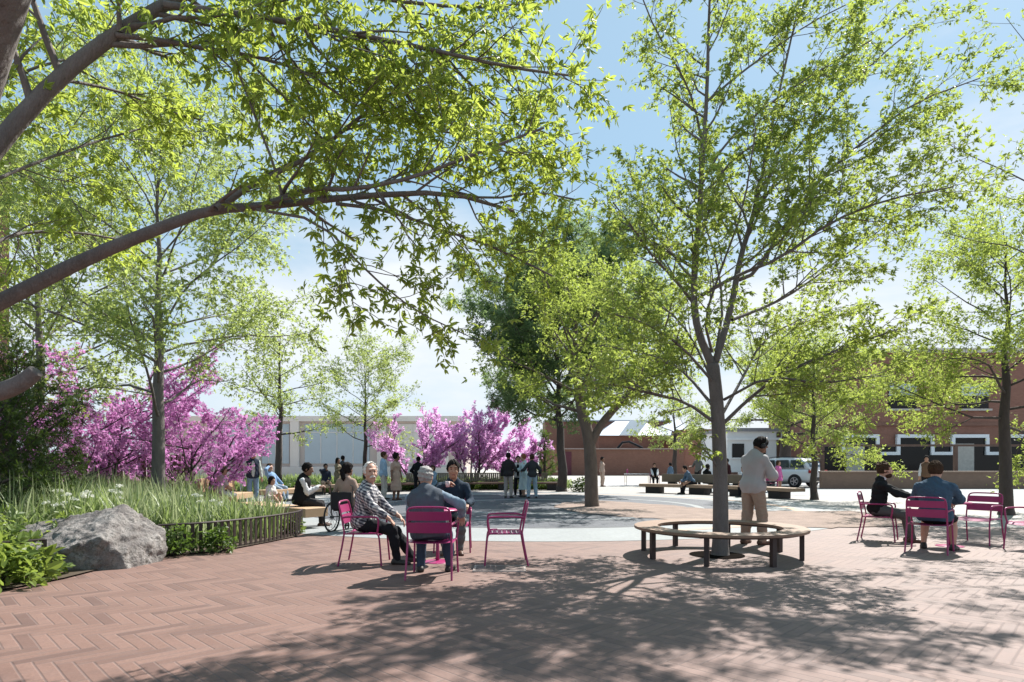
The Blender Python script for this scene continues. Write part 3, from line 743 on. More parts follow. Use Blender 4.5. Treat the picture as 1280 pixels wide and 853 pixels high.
# ---- redbuds ----------------------------------------------------------------------------------------
def redbud(label,x,y,h,cr,seed,stems=5,size=.085,dens=1.0,low=0.0,up=.45,hi=65,m=None):
    root=tree_root(label,x,y,'redbud_tree'); rng=np.random.RandomState(seed)
    T=Tree(seed,space=(.30/dens,.22/dens,.1),lens=(.42,.5,.5),maxlvl=2,leaflvl=1,lsp=.06,spread=(22,50),up=(up,up*.9,.2),flat=.2,tstart=.22,leaf_t=.12)
    for i in range(stems):
        a=i*2*PI/stems+rng.normal(0,.25); el=math.radians(rng.uniform(52,72))
        d=np.array((math.cos(a)*math.cos(el),math.sin(a)*math.cos(el),math.sin(el)))
        P=curve((math.cos(a)*.08,math.sin(a)*.08,-.05),d,h*.62,rng,.1,.10,6); T.limb(P,.055,.02,0,t0=.3-low)
        for j in range(5):
            p,t=at(P,.42+.14*j-low); a2=a+rng.normal(0,.9); e2=math.radians(rng.uniform(20,hi)-low*60)
            T.limb(curve(p,(math.cos(a2)*math.cos(e2),math.sin(a2)*math.cos(e2),math.sin(e2)),cr*rng.uniform(.6,1.0),rng,up*.75,.12,6),.026,.008,0)
    T.mb.build('trunk',M['bark_dk'],root,True)
    P=np.array(T.lp)+rng.normal(0,.022,(len(T.lp),3)); k=len(P)//2; T.lp=list(np.concatenate([P,P[:k]+rng.normal(0,.03,(k,3))])); T.ld=T.ld+T.ld[:k]
    o,k=crown('crown',T,root,m or L_BUD,size,4,95,.40,.0,.12,flatup=.2,seed=seed); print('redbud',k)
redbud('pink blossoming redbud beside the dark evergreen shrub at far left',*XY(118,17),5.0,3.4,61,5,.08,low=.06,up=.2,hi=48)
redbud('pink redbud with many low stems right of the slender tree trunk',*XY(243,17.8),3.5,2.4,62,5,.075,low=.06,up=.22,hi=50)
redbud('pink redbud in bloom right behind the couple, left of its twin',*XY(521,34),4.8,2.1,63,5,.12,m=L_BUD2)
redbud('larger upright pink redbud in bloom behind the slatted bench',*XY(592,35),5.4,2.3,64,6,.12,m=L_BUD2)
redbud('small shaded pink redbud behind the standing group of four',*XY(642,36.5),4.2,1.9,65,5,.12,low=.1,m=L_BUD2)
# ---- evergreen shrubs ----------------------------------------------------------------------------
def evergreen(label,x,y,h,cr,seed,m=None,n=26,leaf=.12):
    root=thing('evergreen_shrub',label,'shrub',(x,y,0),0,'evergreen shrubs'); rng=np.random.RandomState(seed)
    T=Tree(seed,space=(.17,.12,.1),lens=(.36,.45,.4),maxlvl=2,leaflvl=1,lsp=.035,spread=(25,55),up=(.25,.2,0),flat=.3,tstart=.1,leaf_t=.05)
    T.mb.tube([(0,0,-.05),(0,0,h*.5),(0,0,h*.9)],[.09,.06,.02],8)
    for i in range(n):
        f=(i+.3)/n; a=i*2.4; el=math.radians(5+55*f); l=cr*(1-.55*f**1.5)*rng.uniform(.75,1.2)
        T.limb(curve((0,0,.12+h*.82*f),(math.cos(a)*math.cos(el),math.sin(a)*math.cos(el),math.sin(el)),l,rng,.3,.12,5),.03,.006)
    T.mb.build('stem',M['bark_dk'],root,True)
    o,k=crown('foliage',T,root,m or L_EVER,leaf,4,34,.09,.05,.02,flatup=.3,seed=seed); print('ever',k)
evergreen('dark feathery evergreen shrub at the left edge behind the grasses',*XY(15,11.6),3.4,1.7,71,n=32)
evergreen('lower dark evergreen shrub just right of the taller one at left',*XY(-6,9.6),2.6,1.2,72)
evergreen('slim upright green shrub beside the maroon gallery door behind the group of four',*XY(681,36),3.6,.8,73,L_HEDGE,18,.16)
# ---------------------------------------------------------------- planting
def inpoly(P,poly):
    x,y=P[:,0],P[:,1]; r=np.zeros(len(P),bool); k=len(poly); j=k-1
    for i in range(k):
        xi,yi=poly[i]; xj,yj=poly[j]
        c=((yi>y)!=(yj>y))&(x<(xj-xi)*(y-yi)/(yj-yi+1e-12)+xi); r^=c; j=i
    return r
def scatter(poly,count,rng,dens=None):
    p=np.array(poly); lo,hi=p.min(0),p.max(0); out=[]
    tot=0
    while tot<count:
        q=lo+rng.rand(count*2,2)*(hi-lo); q=q[inpoly(q,poly)]
        if dens is not None: q=q[rng.rand(len(q))<dens(q)]
        out.append(q); tot+=len(q)
    return np.concatenate(out)[:count]
def blades(name,label,roots,hts,m,rng,per=10,width=.011,arch=.5,spread=.07,z=.03):
    N=len(roots)*per
    R=np.repeat(roots,per,0)+rng.normal(0,spread,(N,2)); H=np.repeat(hts,per)*rng.uniform(.55,1.15,N)
    az=rng.rand(N)*2*PI; bend=np.abs(rng.normal(arch,.25,N)); W=width*rng.uniform(.6,1.4,N)
    dx,dy=np.cos(az),np.sin(az); sx,sy=-dy,dx
    V=np.zeros((N,8,3)); 
    for k,(t,wd) in enumerate(((0,.7),(.4,1),(.75,.75),(1,.08))):
        a=bend*t*1.15; rad=H*t
        hx=rad*np.sin(a)*.8; hz=rad*np.cos(a*.95)
        for q,s in((0,-1),(1,1)):
            V[:,2*k+q,0]=R[:,0]+dx*hx+s*sx*W*wd; V[:,2*k+q,1]=R[:,1]+dy*hx+s*sy*W*wd; V[:,2*k+q,2]=z+hz
    I=np.arange(N*8).reshape(N,8)
    o=mesh_from(name,V.reshape(-1,3),[I[:,[0,1,3,2]],I[:,[2,3,5,4]],I[:,[4,5,7,6]]],m,None,True)
    return tag(o,label,None,None,'stuff')
rng=np.random.RandomState(3)
edge=lambda q: np.clip(1.35-((q[:,0]+5)**2+(q[:,1]-9)**2)**.5/17,.12,1)
bed_in=[(-6.6,9.1),(-5.6,9.9),(-5.0,10.1),(-4.6,10.8),(-4.35,11.7),(-4.75,12.9)]+arcpts(9.9,235,184,14)+[(-11,23.5),(-22,25),(-22,9),(-9,6.8),(-7.3,7.2)]
q=scatter(bed_in,4600,rng,edge)
hh=.90+.16*np.sin(q[:,0]*1.7)*np.cos(q[:,1]*1.3)+rng.normal(0,.06,len(q)); d=np.hypot(q[:,0]+4.3,q[:,1]-11.8); hh*=np.clip(.62+d*.14,.72,1)
blades('tall_grass','tall pale green grasses filling the left planting bed',q[:2900],hh[:2900],L_GRASS,rng,12,.012,.45)
blades('feather_grass','paler feathery grass standing among the tall grass',q[2900:],hh[2900:]*1.12,L_GRASS2,rng,13,.010,.3)
q=scatter(bed2,2000,rng); r=np.hypot(q[:,0]-CC[0],q[:,1]-CC[1])
blades('rear_grass','green grass behind the rear benches',q,np.clip(.35+.06*(r-13),.3,.75)+rng.normal(0,.05,len(q)),L_GRASS,rng,9,.024,.5,.14)
def leafmass(name,label,pts,size,m,rng,fan=3,width=.3,near=False,kind='stuff',cat=None,group=None,flatup=.9,droop=.1):
    D=rng.normal(0,1,pts.shape); D[:,2]=np.abs(D[:,2])
    V,I=leaflets(pts,D,size,rng,fan,70,width,droop,.04,near,flatup)
    o=mesh_from(name,V,I,m,None,False); return tag(o,label,cat,group,kind)
# clipped low hedge that shows under and behind the rear benches
def hedgepts(r0,r1,a0,a1,h,nn):
    a=np.radians(rng.uniform(a0,a1,nn)); r=rng.uniform(r0,r1,nn); z=.04+h*rng.rand(nn)**.7*(1+.18*np.sin(a*23)+.1*np.sin(a*57))
    return np.stack([CC[0]+r*np.cos(a),CC[1]+r*np.sin(a),z],1)
leafmass('low_hedge','low dark green ground cover along the rear benches',hedgepts(12.75,13.6,146,81,.42,7500),.11,L_HEDGE,rng)
def clump(cx,cy,rx,ry,h,nn,rng,z0=.04):
    u=rng.normal(0,1,(nn,3)); u/=np.linalg.norm(u,axis=1)[:,None]; u[:,2]=np.abs(u[:,2]); k=rng.rand(nn)**.33
    s=1+.22*np.sin(u[:,0]*5+cx*3)*np.cos(u[:,1]*6)
    return np.stack([cx+u[:,0]*rx*k*s,cy+u[:,1]*ry*k*s,z0+u[:,2]*h*k*s],1)
def shrub(label,x,y,rx,ry,h,nn,size,m,seed,stems=14,fan=3,width=.3,name='leafy_shrub'):
    rg=np.random.RandomState(seed); root=thing(name,label,'shrub',(x,y,.03),0,'low shrubs along the bed edge')
    P=clump(0,0,rx,ry,h,nn,rg,.03); D=P.copy(); D/=np.linalg.norm(D,axis=1)[:,None]+1e-9
    V,I=leaflets(P,D,size,rg,fan,62,width,.05,.05,True,.9); mesh_from('foliage',V,I,m,root,False)
    b=MB()
    for i in range(stems):
        p=P[rg.randint(nn)]; b.tube(np.array([(p[0]*.2,p[1]*.2,-.02),(p[0]*.6,p[1]*.6,p[2]*.6),tuple(p)]),[.008,.006,.003],4)
    b.build('stem',M['bark_dk'],root); return root
shrub('broad leaved yellow green shrub at the lower left corner',-6.2,6.9,.55,.5,.55,300,.165,L_SHRUB,81)
shrub('broad leaved shrub at the left corner, nearest to the boulder',-5.72,7.02,.46,.40,.44,230,.155,L_SHRUB,82)
shrub('small pale leaved shrub filling the gap right against the boulder on its left',-5.80,7.42,.36,.32,.40,170,.13,L_SHRUB,89)
shrub('tall loose yellow green shrub behind the low rail at the left edge',-6.75,7.9,.7,.6,.72,420,.12,L_SHRUB,83)
shrub('low round leaved plant before the rail, right beside the boulder',-5.0,9.28,.26,.24,.36,300,.075,L_HEDGE,84)
shrub('low round leaved plant before the rail, second to the right of the boulder',-4.55,9.62,.26,.24,.33,300,.075,L_HEDGE,85)
shrub('yellow tipped shrub close behind the boulder on its left',-6.3,8.75,.5,.45,.62,300,.11,L_SHRUB,86)
shrub('low grassy shrub at the end of the rail near the bench',-4.3,12.25,.2,.22,.26,160,.10,L_SHRUB,87)
shrub('dark bush at the end of the rear planting beside the circle tree',*XY(727,30.5),.55,.5,.62,320,.14,L_EVER,88)
def flowers(label,px,py,Y,k,seed):
    rg=np.random.RandomState(seed); c=PX(px,py,Y); root=thing('flowering_plant',label,'flower',(c[0],c[1],.03),0,'white flowers in the bed')
    b=MB(); H=[]
    for i in range(k):
        h=np.array((rg.normal(0,.17),rg.normal(0,.12),c[2]+.12+rg.normal(0,.05))); H.append(h)
        b.tube([(h[0]*.2,h[1]*.2,0),(h[0]*.7,h[1]*.7,h[2]*.6),tuple(h)],[.006,.005,.003],4)
    b.build('stem',L_GRASS,root)
    for h in H:
        nn=30; a=rg.rand(nn)*6.28; r=.065*np.sqrt(rg.rand(nn)); P=np.stack([h[0]+r*np.cos(a),h[1]+r*np.sin(a),h[2]+.03*(1-(r/.065)**2)],1)
        V,I=leaflets(P,np.tile((0,0,1.),(nn,1)),.028,rg,4,90,.4,-.2,.02,False,.4); mesh_from('flower_head',V,I,L_WHITE,root,False)
for i,(px,py,Y,k,w_) in enumerate(((75,640,9.2,5,'leftmost'),(100,632,9.6,5,'second from left'),(122,629,10.0,6,'just behind the boulder peak'),(262,638,11.6,4,'nearest to the rail'),(238,632,12,3,'right of the boulder'))):
    flowers('flat white flower heads in the grasses, '+w_,px,py,Y,k,91+i)
# boulder: rounded intersection of tilted planes
s=SDF(); s.ell((0,0,.33),(1.05,.82,.70),k=.05)
for nn,dd in (((-.22,-.38,.90),.44),((.55,-.30,.78),.66),((.92,-.3,.2),.80),((.15,-.97,.05),.55),((-.3,-.9,-.25),.50),((-.85,-.35,.38),.80),((0,.9,.4),.6)): s.cut(nrm(nn),dd)
V,Q=s.mesh(.022)
from mathutils import noise as mnoise
V=V*(1.0,1.0,1.12)
V=np.array([v+nrm(v-(0,0,.1))*(.055*mnoise.fractal(Vector(v*2.6),1,2,6)+.04*abs(mnoise.noise(Vector(v*(5,5,9))))+.018*mnoise.fractal(Vector(v*11),.8,2,4)) for v in V])
o=mesh_from('boulder',V,[Q],M['rock'],None,True); o.location=(-5.80,8.42,.0); o.rotation_euler=(0,0,.2); tag(o,'large rough grey boulder at the edge of the left planting','boulder')
# low rails
def rail(label,pts,h,step,name='low_rail'):
    P=smooth(np.array([(x,y,0) for x,y in pts]),2); root=thing(name,label,'rail',P[0],0,'low bed rails'); P=P-P[0]
    MB().tube(P+np.array((0,0,h)),.017,6).build('top_rail',M['steel_dark'],root)
    L=plen(P); k=int(L/step)
    for i in range(k+1):
        p,t=at(P,min(i/k,.999)); MB().box((p[0],p[1],h/2),(.014,.05,h),math.atan2(t[1],t[0])+PI/2).build('picket',M['steel_dark'],root)
rail('low dark metal rail with close pickets right of the boulder',[(-5.25,9.25),(-4.72,9.62),(-4.28,10.6),(-4.05,11.75),(-4.2,12.5)],.47,.115)
rail('short low dark rail partly hidden by leaves at the left edge',[(-6.6,6.9),(-6.0,7.1),(-5.62,7.5)],.47,.2)
# ---------------------------------------------------------------- furniture
PK=M['pink']
CHG='magenta metal armchairs'
def make_chair(label,loc,heading):
    t=thing('metal_armchair',label,'chair',loc,heading,CHG)
    w=.265; R=.0125
    def bend(P): return smooth(P,2)
    for s in(-1,1):
        MB().tube(bend([(s*(w+.015),.275,0),(s*(w+.003),.25,.30),(s*w,.235,.43),(s*w,.19,.447),(s*w,.1,.447)]),R,8).build('leg',PK,t,True)
        MB().tube(bend([(s*(w+.01),-.31,0),(s*w,-.25,.30),(s*(w-.005),-.225,.47)]),R,8).build('leg',PK,t,True)
        MB().tube(bend([(s*(w-.003),-.262,.655),(s*(w+.012),-.18,.672),(s*(w+.022),.17,.672),(s*(w+.022),.235,.655),(s*(w+.016),.235,.56),(s*w,.215,.447)]),.0135,8).build('armrest',PK,t,True)
    MB().tube(bend([(-w+.005,-.225,.45),(-w+.006,-.27,.70),(-w+.012,-.30,.83),(-w+.055,-.308,.868),(0,-.308,.872),(w-.055,-.308,.868),(w-.012,-.30,.83),(w-.006,-.27,.70),(w-.005,-.225,.45)]),R,8).build('back_frame',PK,t,True)
    b=MB()
    for z,y,h in((.765,-.288,.105),(.625,-.258,.125)):
        V=[];n=9
        for i in range(n):
            x=-w+.01+(2*w-.02)*i/(n-1); c=-.028*(1-(2*i/(n-1)-1)**2)
            for dz in(-h/2,h/2):
                for dy in(-.003,.003): V.append((x,y+c+dy-dz*.2,z+dz))
        f=[]
        for i in range(n-1):
            for q,r in((0,1),(1,3),(3,2),(2,0)): f.append((4*i+q,4*i+r,4*i+4+r,4*i+4+q))
        f+=[(0,2,3,1),(4*n-4,4*n-3,4*n-1,4*n-2)]; b.add(V,f)
    b.build('backrest',PK,t)
    b=MB(); n=8
    for k in range(7):
        y0=-.225+k*.067; y1=y0+.058; V=[];f=[]
        for i in range(n):
            x=-w+.004+(2*w-.008)*i/(n-1); c=-.012*(1-(2*i/(n-1)-1)**2)
            e=-.03*max(0,k-5)
            for y in(y0,y1):
                for dz in(-.003,.003): V.append((x,y,.447+c+dz+(e*(y-y0)/.058 if k==6 else 0)))
        for i in range(n-1):
            for q,r in((0,1),(1,3),(3,2),(2,0)): f.append((4*i+q,4*i+r,4*i+4+r,4*i+4+q))
        f+=[(0,2,3,1),(4*n-4,4*n-3,4*n-1,4*n-2)]; b.add(V,f)
    b.tube([(-w,.19,.44),(-w,-.225,.44)],.010,6).tube([(w,.19,.44),(w,-.225,.44)],.010,6)
    b.build('seat',PK,t)
    return t
CH_={'a':((-2.02,8.62),90),'b':((-.97,7.62),2),'c':((-.93,9.85),178),'d':((-.10,8.62),268),
 'e':((6.58,11.2),126),'f':((6.50,9.72),42),'g':((8.02,10.75),238),'h':((8.27,9.88),250)}
ch0=make_chair('magenta armchair under the white haired man in the checked shirt',*CH_['a'])
dup(ch0,*CH_['b'],'magenta armchair seen from behind under the grey haired man in the waistcoat')
dup(ch0,*CH_['c'],'magenta armchair under the young man in the navy jumper')
dup(ch0,*CH_['d'],'empty magenta armchair facing left beside the three seated men')
dup(ch0,*CH_['e'],'magenta armchair under the bearded man in the dark cardigan on the right')
dup(ch0,*CH_['f'],'magenta armchair seen from behind under the man in the denim shirt')
dup(ch0,*CH_['g'],'empty magenta armchair at the right table, facing left')
dup(ch0,*CH_['h'],'magenta armchair cut off by the right edge of the picture')
dup(ch0,(8.95,39.2),185,'distant magenta chair under the person in the black waistcoat')
dup(ch0,(12.6,30.3),20,'magenta chair beyond the long bench near the girl in pink')
def table(label,x,y):
    t=thing('bistro_table',label,'table',(x,y,0),0,'magenta round tables')
    MB().lathe([(.0,.725),(.305,.725),(.31,.735),(.305,.745),(0,.746)],32).build('tabletop',PK,t,True)
    MB().lathe([(.028,.02),(.024,.1),(.022,.72)],14).build('pedestal',PK,t,True)
    MB().lathe([(.21,.0),(.21,.012),(.19,.022),(.03,.034)],32).build('base',PK,t,True); return t
table('small magenta round table between the three seated men',-1.04,8.72); table('small magenta round table between the two men on the right',7.28,10.38)
t=thing('wire_table','pale wire legged table with a pink drink far behind the bench','table',(8.0,39.8,0))
MB().box((0,0,.73),(1.6,.7,.03)).build('tabletop',M['white'],t)
for x in(-.75,.75):
    for y in(-.3,.3): MB().tube([(x,y,0),(x,y,.72)],.018,6).build('leg',M['pink_stone'],t)
tag(MB().lathe([(.045,0),(.05,.05),(.06,.16),(.05,.22),(.03,.3)],12,(7.35,39.8,.75)).build('drink_bottle',PK,None,True),'pink bottle standing on the far wire legged table','bottle')
def cup(name,label,cat,loc,m,r=.038,h=.085):
    t=thing(name,label,cat,loc)
    MB().lathe([(r*.72,0),(r*.85,h*.4),(r,h),(r*.9,h),(r*.75,h*.3),(.001,h*.25)],16).build('cup_body',m,t,True); return t
CUPW=mat('pale_cup',(.66,.55,.55),.4)
t=cup('drinking_glass','clear glass with a drink on the right round table','glass',(7.18,10.45,.748),mat('glass_drink',(.55,.50,.42),.1,spec=.9),.036,.13)
MB().tube([(.01,0,.04),(.03,.01,.19)],.004,5).build('straw',M['white'],t)
# round bench
t=thing('round_bench','round wooden bench on dark steel legs circling the forked tree','bench',(3.09,9.33,0))
MB().arc((0,0),.89,1.24,0,360,.41,.450,72).build('seat',wood('round_bench_wood',(.27,.17,.115),0,var=.4),t,bevel=.006)
MB().arc((0,0),0.96,1.02,0,360,.385,.408,48).arc((0,0),1.10,1.16,0,360,.385,.408,48).build('steel_ring',M['steel_dark'],t)
for k in range(8):
    a=math.radians(k*45+19); MB().box((1.13*math.cos(a),1.13*math.sin(a),.193),(.065,.065,.386),a).build('leg',M['steel_dark'],t)
# curved benches
def curved_bench(label,r0,r1,a0,a1,zs=.34,ze=.45,back=None,blocks=(),m=None,bm=None,slats=False,blockm=None):
    mid=math.radians((a0+a1)/2); rc=(r0+r1)/2; o=np.array((CC[0]+rc*math.cos(mid),CC[1]+rc*math.sin(mid)))
    t=thing('curved_bench',label,'bench',(o[0],o[1],0),0,'curved wooden benches'); c=(CC[0]-o[0],CC[1]-o[1])
    MB().arc(c,r0,r1,a0,a1,zs,ze,28).build('seat',m or M['wood'],t,bevel=.012)
    if back:
        b0,b1,rb,z0,z1=back
        if slats:
            b=MB(); N=int(abs(b1-b0)*math.pi/180*rb/.11)
            for i in range(N):
                a=math.radians(b0+(b1-b0)*i/N); b.box((c[0]+rb*math.cos(a),c[1]+rb*math.sin(a),(z0+z1)/2),(.05,.085,z1-z0),a)
            b.arc(c,rb-.03,rb+.03,b0,b1,z1,z1+.05,24)
        else: b=MB().arc(c,rb-.035,rb+.035,b0,b1,z0,z1,24)
        b.build('backrest',bm or M['wood_grey'],t,bevel=0 if slats else .01)
        for k in range(4):
            a=math.radians(b0+(b1-b0)*(k+.5)/4); MB().box((c[0]+rb*math.cos(a),c[1]+rb*math.sin(a),z0/2+ze/2-.01),(.06,.3,z0-ze+.02),a).build('bracket',M['black_block'],t)
    for a,wd in blocks:
        e=math.degrees(wd/2/rc); MB().arc(c,r0+.06,r1-.06,a-e,a+e,0,zs-.002,6).build('support_block',blockm or M['black_block'],t)
curved_bench('long wooden bench with dark olive backrest behind the round bench, left half',10.65,11.35,59.5,38,.30,.44,(55,34,11.42,.52,.90),((56,.7),(44.5,.75)))
curved_bench('wooden bench end without backrest behind the standing man in grey jacket',10.65,11.35,36.5,19,.30,.44,None,((34,.7),(24,.6)))
curved_bench('long dark wooden bench with slatted backrest before the centre redbuds',11.9,12.5,127,80,.33,.43,(118,84,12.55,.47,.86),((124,.5),(110,.5),(95,.5),(83,.5)),M['fence_brown'],M['wood_grey'],True)
curved_bench('pale thick wooden bench under the man in the black waistcoat',8.35,8.95,237,216,.26,.45,None,((230,.35),(221,.6)),M['wood_pale'],blockm=M['steel_dark'])
curved_bench('pale wooden bench with tall plain backrest behind the grasses at left',9.2,9.8,196,178,.26,.45,(196,178,9.86,.56,.95),((192,.6),(182,.6)),M['wood_pale'],M['wood_pale'])
curved_bench('wooden bench on dark blocks under the reclining man in light blue',9.2,9.8,170,152,.28,.45,None,((166,.6),(156,.7)),M['wood_pale'])
curved_bench('wooden bench under the seated person in navy jacket at far left',11.6,12.2,146,130,.30,.44,None,((142,.6),(134,.6)),M['wood'])
# wheelchair
def wheelchair(label,loc,heading):
    t=thing('wheelchair',label,'wheelchair',loc,heading)
    rub=mat('tyre_rubber',(.02,.02,.022),.7); met=mat('chair_metal',(.10,.10,.11),.35,metal=.8); fab=mat('black_sling',(.018,.018,.022),.8)
    for s in(-1,1):
        x=s*.30; A=np.linspace(0,2*PI,41)
        q=MB().tube([(x,-.06+.295*math.cos(a),.305+.295*math.sin(a)) for a in A],.017,8,False).build('wheel',rub,t,True)
        b=MB().tube([(x+s*.03,-.06+.255*math.cos(a),.305+.255*math.sin(a)) for a in A],.008,6,False)
        b.tube([(x,-.06+.275*math.cos(a),.305+.275*math.sin(a)) for a in A],.008,6,False); b.build('rim',met,q,True)
        b=MB().tube([(x-.035,-.06,.305),(x+.035,-.06,.305)],.03,10)
        for k in range(12):
            a=k*PI/6; b.tube([(x,-.06,.305),(x,-.06+.275*math.cos(a),.305+.275*math.sin(a))],.0045,4)
        b.build('spokes',met,q)
        A=np.linspace(0,2*PI,21)
        q=MB().tube([(s*.23,.42+.075*math.cos(a),.092+.075*math.sin(a)) for a in A],.016,6,False).build('caster',rub,t,True)
        MB().tube([(s*.23,.42,.092),(s*.23,.42,.30)],.012,6).tube([(s*.23,.39,.092),(s*.23,.45,.092)],.02,8).build('fork',met,q)
        MB().tube(smooth([(s*.24,-.28,.96),(s*.24,-.20,.95),(s*.24,-.20,.50),(s*.24,-.18,.30),(s*.24,.44,.32)]),.013,6).tube(smooth([(s*.25,-.2,.70),(s*.25,.12,.70),(s*.25,.18,.66),(s*.25,.18,.46)]),.012,6).tube(smooth([(s*.24,-.16,.47),(s*.24,.3,.47),(s*.22,.46,.34),(s*.19,.60,.12)]),.012,6).build('frame',met,t,True)
        MB().box((s*.25,.02,.72),(.05,.30,.025)).build('armrest',fab,t,bevel=.008)
        MB().box((s*.13,.62,.10),(.17,.16,.015)).build('footrest',met,t)
    MB().box((0,.08,.46),(.46,.46,.05)).build('seat',fab,t,bevel=.015); MB().box((0,-.21,.65),(.44,.03,.34)).build('backrest',fab,t,bevel=.01); return t
WC=((-3.32,12.55),14)
wheelchair('black manual wheelchair used by the woman with the long ponytail',*WC)
# parked car, 3/4 rear
def car(label,loc,heading):
    t=thing('parked_car',label,'car',loc,heading)
    paint=mat('white_car_paint',(.72,.73,.74),.22,.02,1,spec=.6); dk=mat('black_trim',(.02,.02,.022),.5); gl=mat('tinted_window',(.03,.04,.055),.06,.05,1,spec=.8)
    def loft(st,n=28,p=4.5):
        b=MB(); V=[]
        for y,z0,z1,hw in st:
            for i in range(n):
                a=2*PI*i/n; c,s=math.cos(a),math.sin(a)
                V.append((hw*abs(c)**(2/p)*(1 if c>=0 else -1),y,(z0+z1)/2+(z1-z0)/2*abs(s)**(2/p)*(1 if s>=0 else -1)))
        f=[(i*n+j,i*n+(j+1)%n,(i+1)*n+(j+1)%n,(i+1)*n+j) for i in range(len(st)-1) for j in range(n)]
        f+=[tuple(range(n))[::-1],tuple((len(st)-1)*n+j for j in range(n))]; b.add(V,f); return b
    loft([(-2.38,.48,.92,.80),(-2.32,.36,1.02,.90),(-2.1,.30,1.10,.95),(-1.2,.28,1.12,.97),(0,.28,1.10,.97),(.9,.28,1.08,.97),(1.2,.28,1.06,.96),(2.0,.30,.98,.93),(2.28,.34,.90,.86),(2.36,.42,.80,.74)]).build('body',paint,t,True)
    loft([(-2.26,1.0,1.12,.84),(-2.12,1.0,1.40,.82),(-1.85,1.0,1.66,.76),(-1.4,1.0,1.73,.73),(-.3,1.0,1.76,.73),(.3,1.0,1.70,.72),(.75,1.0,1.45,.75),(1.18,1.0,1.10,.82)],28,3.6).build('cabin',paint,t,True)
    def pane(name,V):
        b=MB(); V=np.array(V,float); c=V.mean(0); nn=nrm(np.cross(V[1]-V[0],V[2]-V[0])); 
        b.add(np.concatenate([V,V+nn*.012]),[tuple(range(len(V)))[::-1],tuple(range(len(V),2*len(V)))]+[(i,(i+1)%len(V),len(V)+(i+1)%len(V),len(V)+i) for i in range(len(V))]); return b.build(name,gl,t)
    for s in(-1,1):
        for y0,y1 in((-1.98,-1.12),(-1.05,-.22),(-.15,.62)):
            up0=max(y0,-1.8)+.06; up1=min(y1,.42)
            V=[(s*.868,y0,1.15),(s*.868,y1,1.15),(s*.785,up1,1.60),(s*.785,up0,1.60)]
            pane('side_window',V if s>0 else V[::-1])
        for y in(-1.45,1.42):
            MB().lathe([(.41,0),(.41,.03)],24,(s*.965-(.015 if s<0 else .015),y,.37),'x').build('wheel_arch',dk,t)
            q=MB().lathe([(.24,-.11),(.34,-.115),(.365,-.07),(.365,.07),(.34,.115),(.24,.11)],28,(s*.90,y,.365),'x').build('wheel',mat('tyre',(.02,.02,.022),.8),t,True)
            b=MB().lathe([(.24,-.005),(.245,.005)],24,(s*1.005,y,.365),'x')
            rm=b.build('rim',mat('dark_rim',(.06,.06,.065),.4),q); b=MB()
            for k in range(5):
                a=k*2*PI/5; b.box((s*1.015,y+.115*math.cos(a),.365+.115*math.sin(a)),(.02,.21,.06),R=np.array([[1,0,0],[0,math.cos(a),-math.sin(a)],[0,math.sin(a),math.cos(a)]]))
            b.lathe([(.06,-.01),(.05,.015)],12,(s*1.015,y,.365),'x'); b.tube([(s*1.012,y+.225*math.cos(a),.365+.225*math.sin(a)) for a in np.linspace(0,2*PI,25)],.018,6,False)
            b.build('spokes',mat('alloy',(.5,.5,.52),.3,metal=.8),q)
        MB().box((s*.80,-2.28,.93),(.34,.14,.17),-s*.35).build('tail_light',mat('red_lens',(.35,.012,.015),.2),t,bevel=.03)
        MB().box((s*1.03,.72,1.13),(.2,.12,.15)).build('mirror',paint,t,bevel=.03)
        MB().tube(smooth([(s*.62,-1.9,1.70),(s*.62,-1.6,1.78),(s*.62,0,1.80),(s*.62,.4,1.73)]),.022,6).build('roof_rail',dk,t)
        MB().box((s*.72,2.24,.78),(.34,.2,.16),s*.3).build('headlight',mat('lens',(.6,.62,.65),.1),t,bevel=.03)
        for y in(-.55,.3): MB().box((s*.98,y,.98),(.025,.2,.035)).build('door_handle',dk,t)
    pane('rear_window',[(.68,-2.225,1.20),(-.68,-2.225,1.20),(-.62,-1.99,1.56),(.62,-1.99,1.56)][::-1]); pane('windscreen',[(.72,1.10,1.18),(-.72,1.10,1.18),(-.64,.45,1.63),(.64,.45,1.63)])
    MB().box((0,-2.33,.50),(1.66,.16,.22)).build('rear_bumper',dk,t,bevel=.04); MB().box((0,-2.405,.80),(.52,.02,.12)).build('licence_plate',M['white'],t)
    MB().box((0,-2.05,1.70),(1.2,.28,.04)).build('spoiler',paint,t,bevel=.012)
car('white estate style off road car parked on the street, seen from behind',(16.35,38.0,0),-36)
# ---------------------------------------------------------------- people
def rotx(a): c,s=math.cos(a),math.sin(a); return np.array([[1,0,0],[0,c,-s],[0,s,c]])
def rotz(a): c,s=math.cos(a),math.sin(a); return np.array([[c,-s,0],[s,c,0],[0,0,1]])
def roty(a): c,s=math.cos(a),math.sin(a); return np.array([[c,0,s],[0,1,0],[-s,0,c]])
def ik(a,t,l1,l2,pole):
    a=np.asarray(a,float); t=np.asarray(t,float); v=t-a; L=np.linalg.norm(v); mx=(l1+l2)*.995
    if L>mx: v=v*mx/L; L=mx; t=a+v
    x=(l1*l1-l2*l2+L*L)/(2*L); h=math.sqrt(max(l1*l1-x*x,0)); d=v/L
    p=np.asarray(pole,float); p=nrm(p-d*(p@d)); return a+d*x+p*h,t
SK={'fair':(.50,.29,.215),'tan':(.40,.22,.15),'brown':(.20,.105,.07),'dark':(.095,.052,.036)}
SKM={k:mat('skin_'+k,v,.55,.06,9,spec=.35) for k,v in SK.items()}
_cl={}
def cloth(name,col,var=.08,rough=.85):
    if name not in _cl: _cl[name]=mat(name,col,rough,var,7,.25,90,spec=.15)
    return _cl[name]
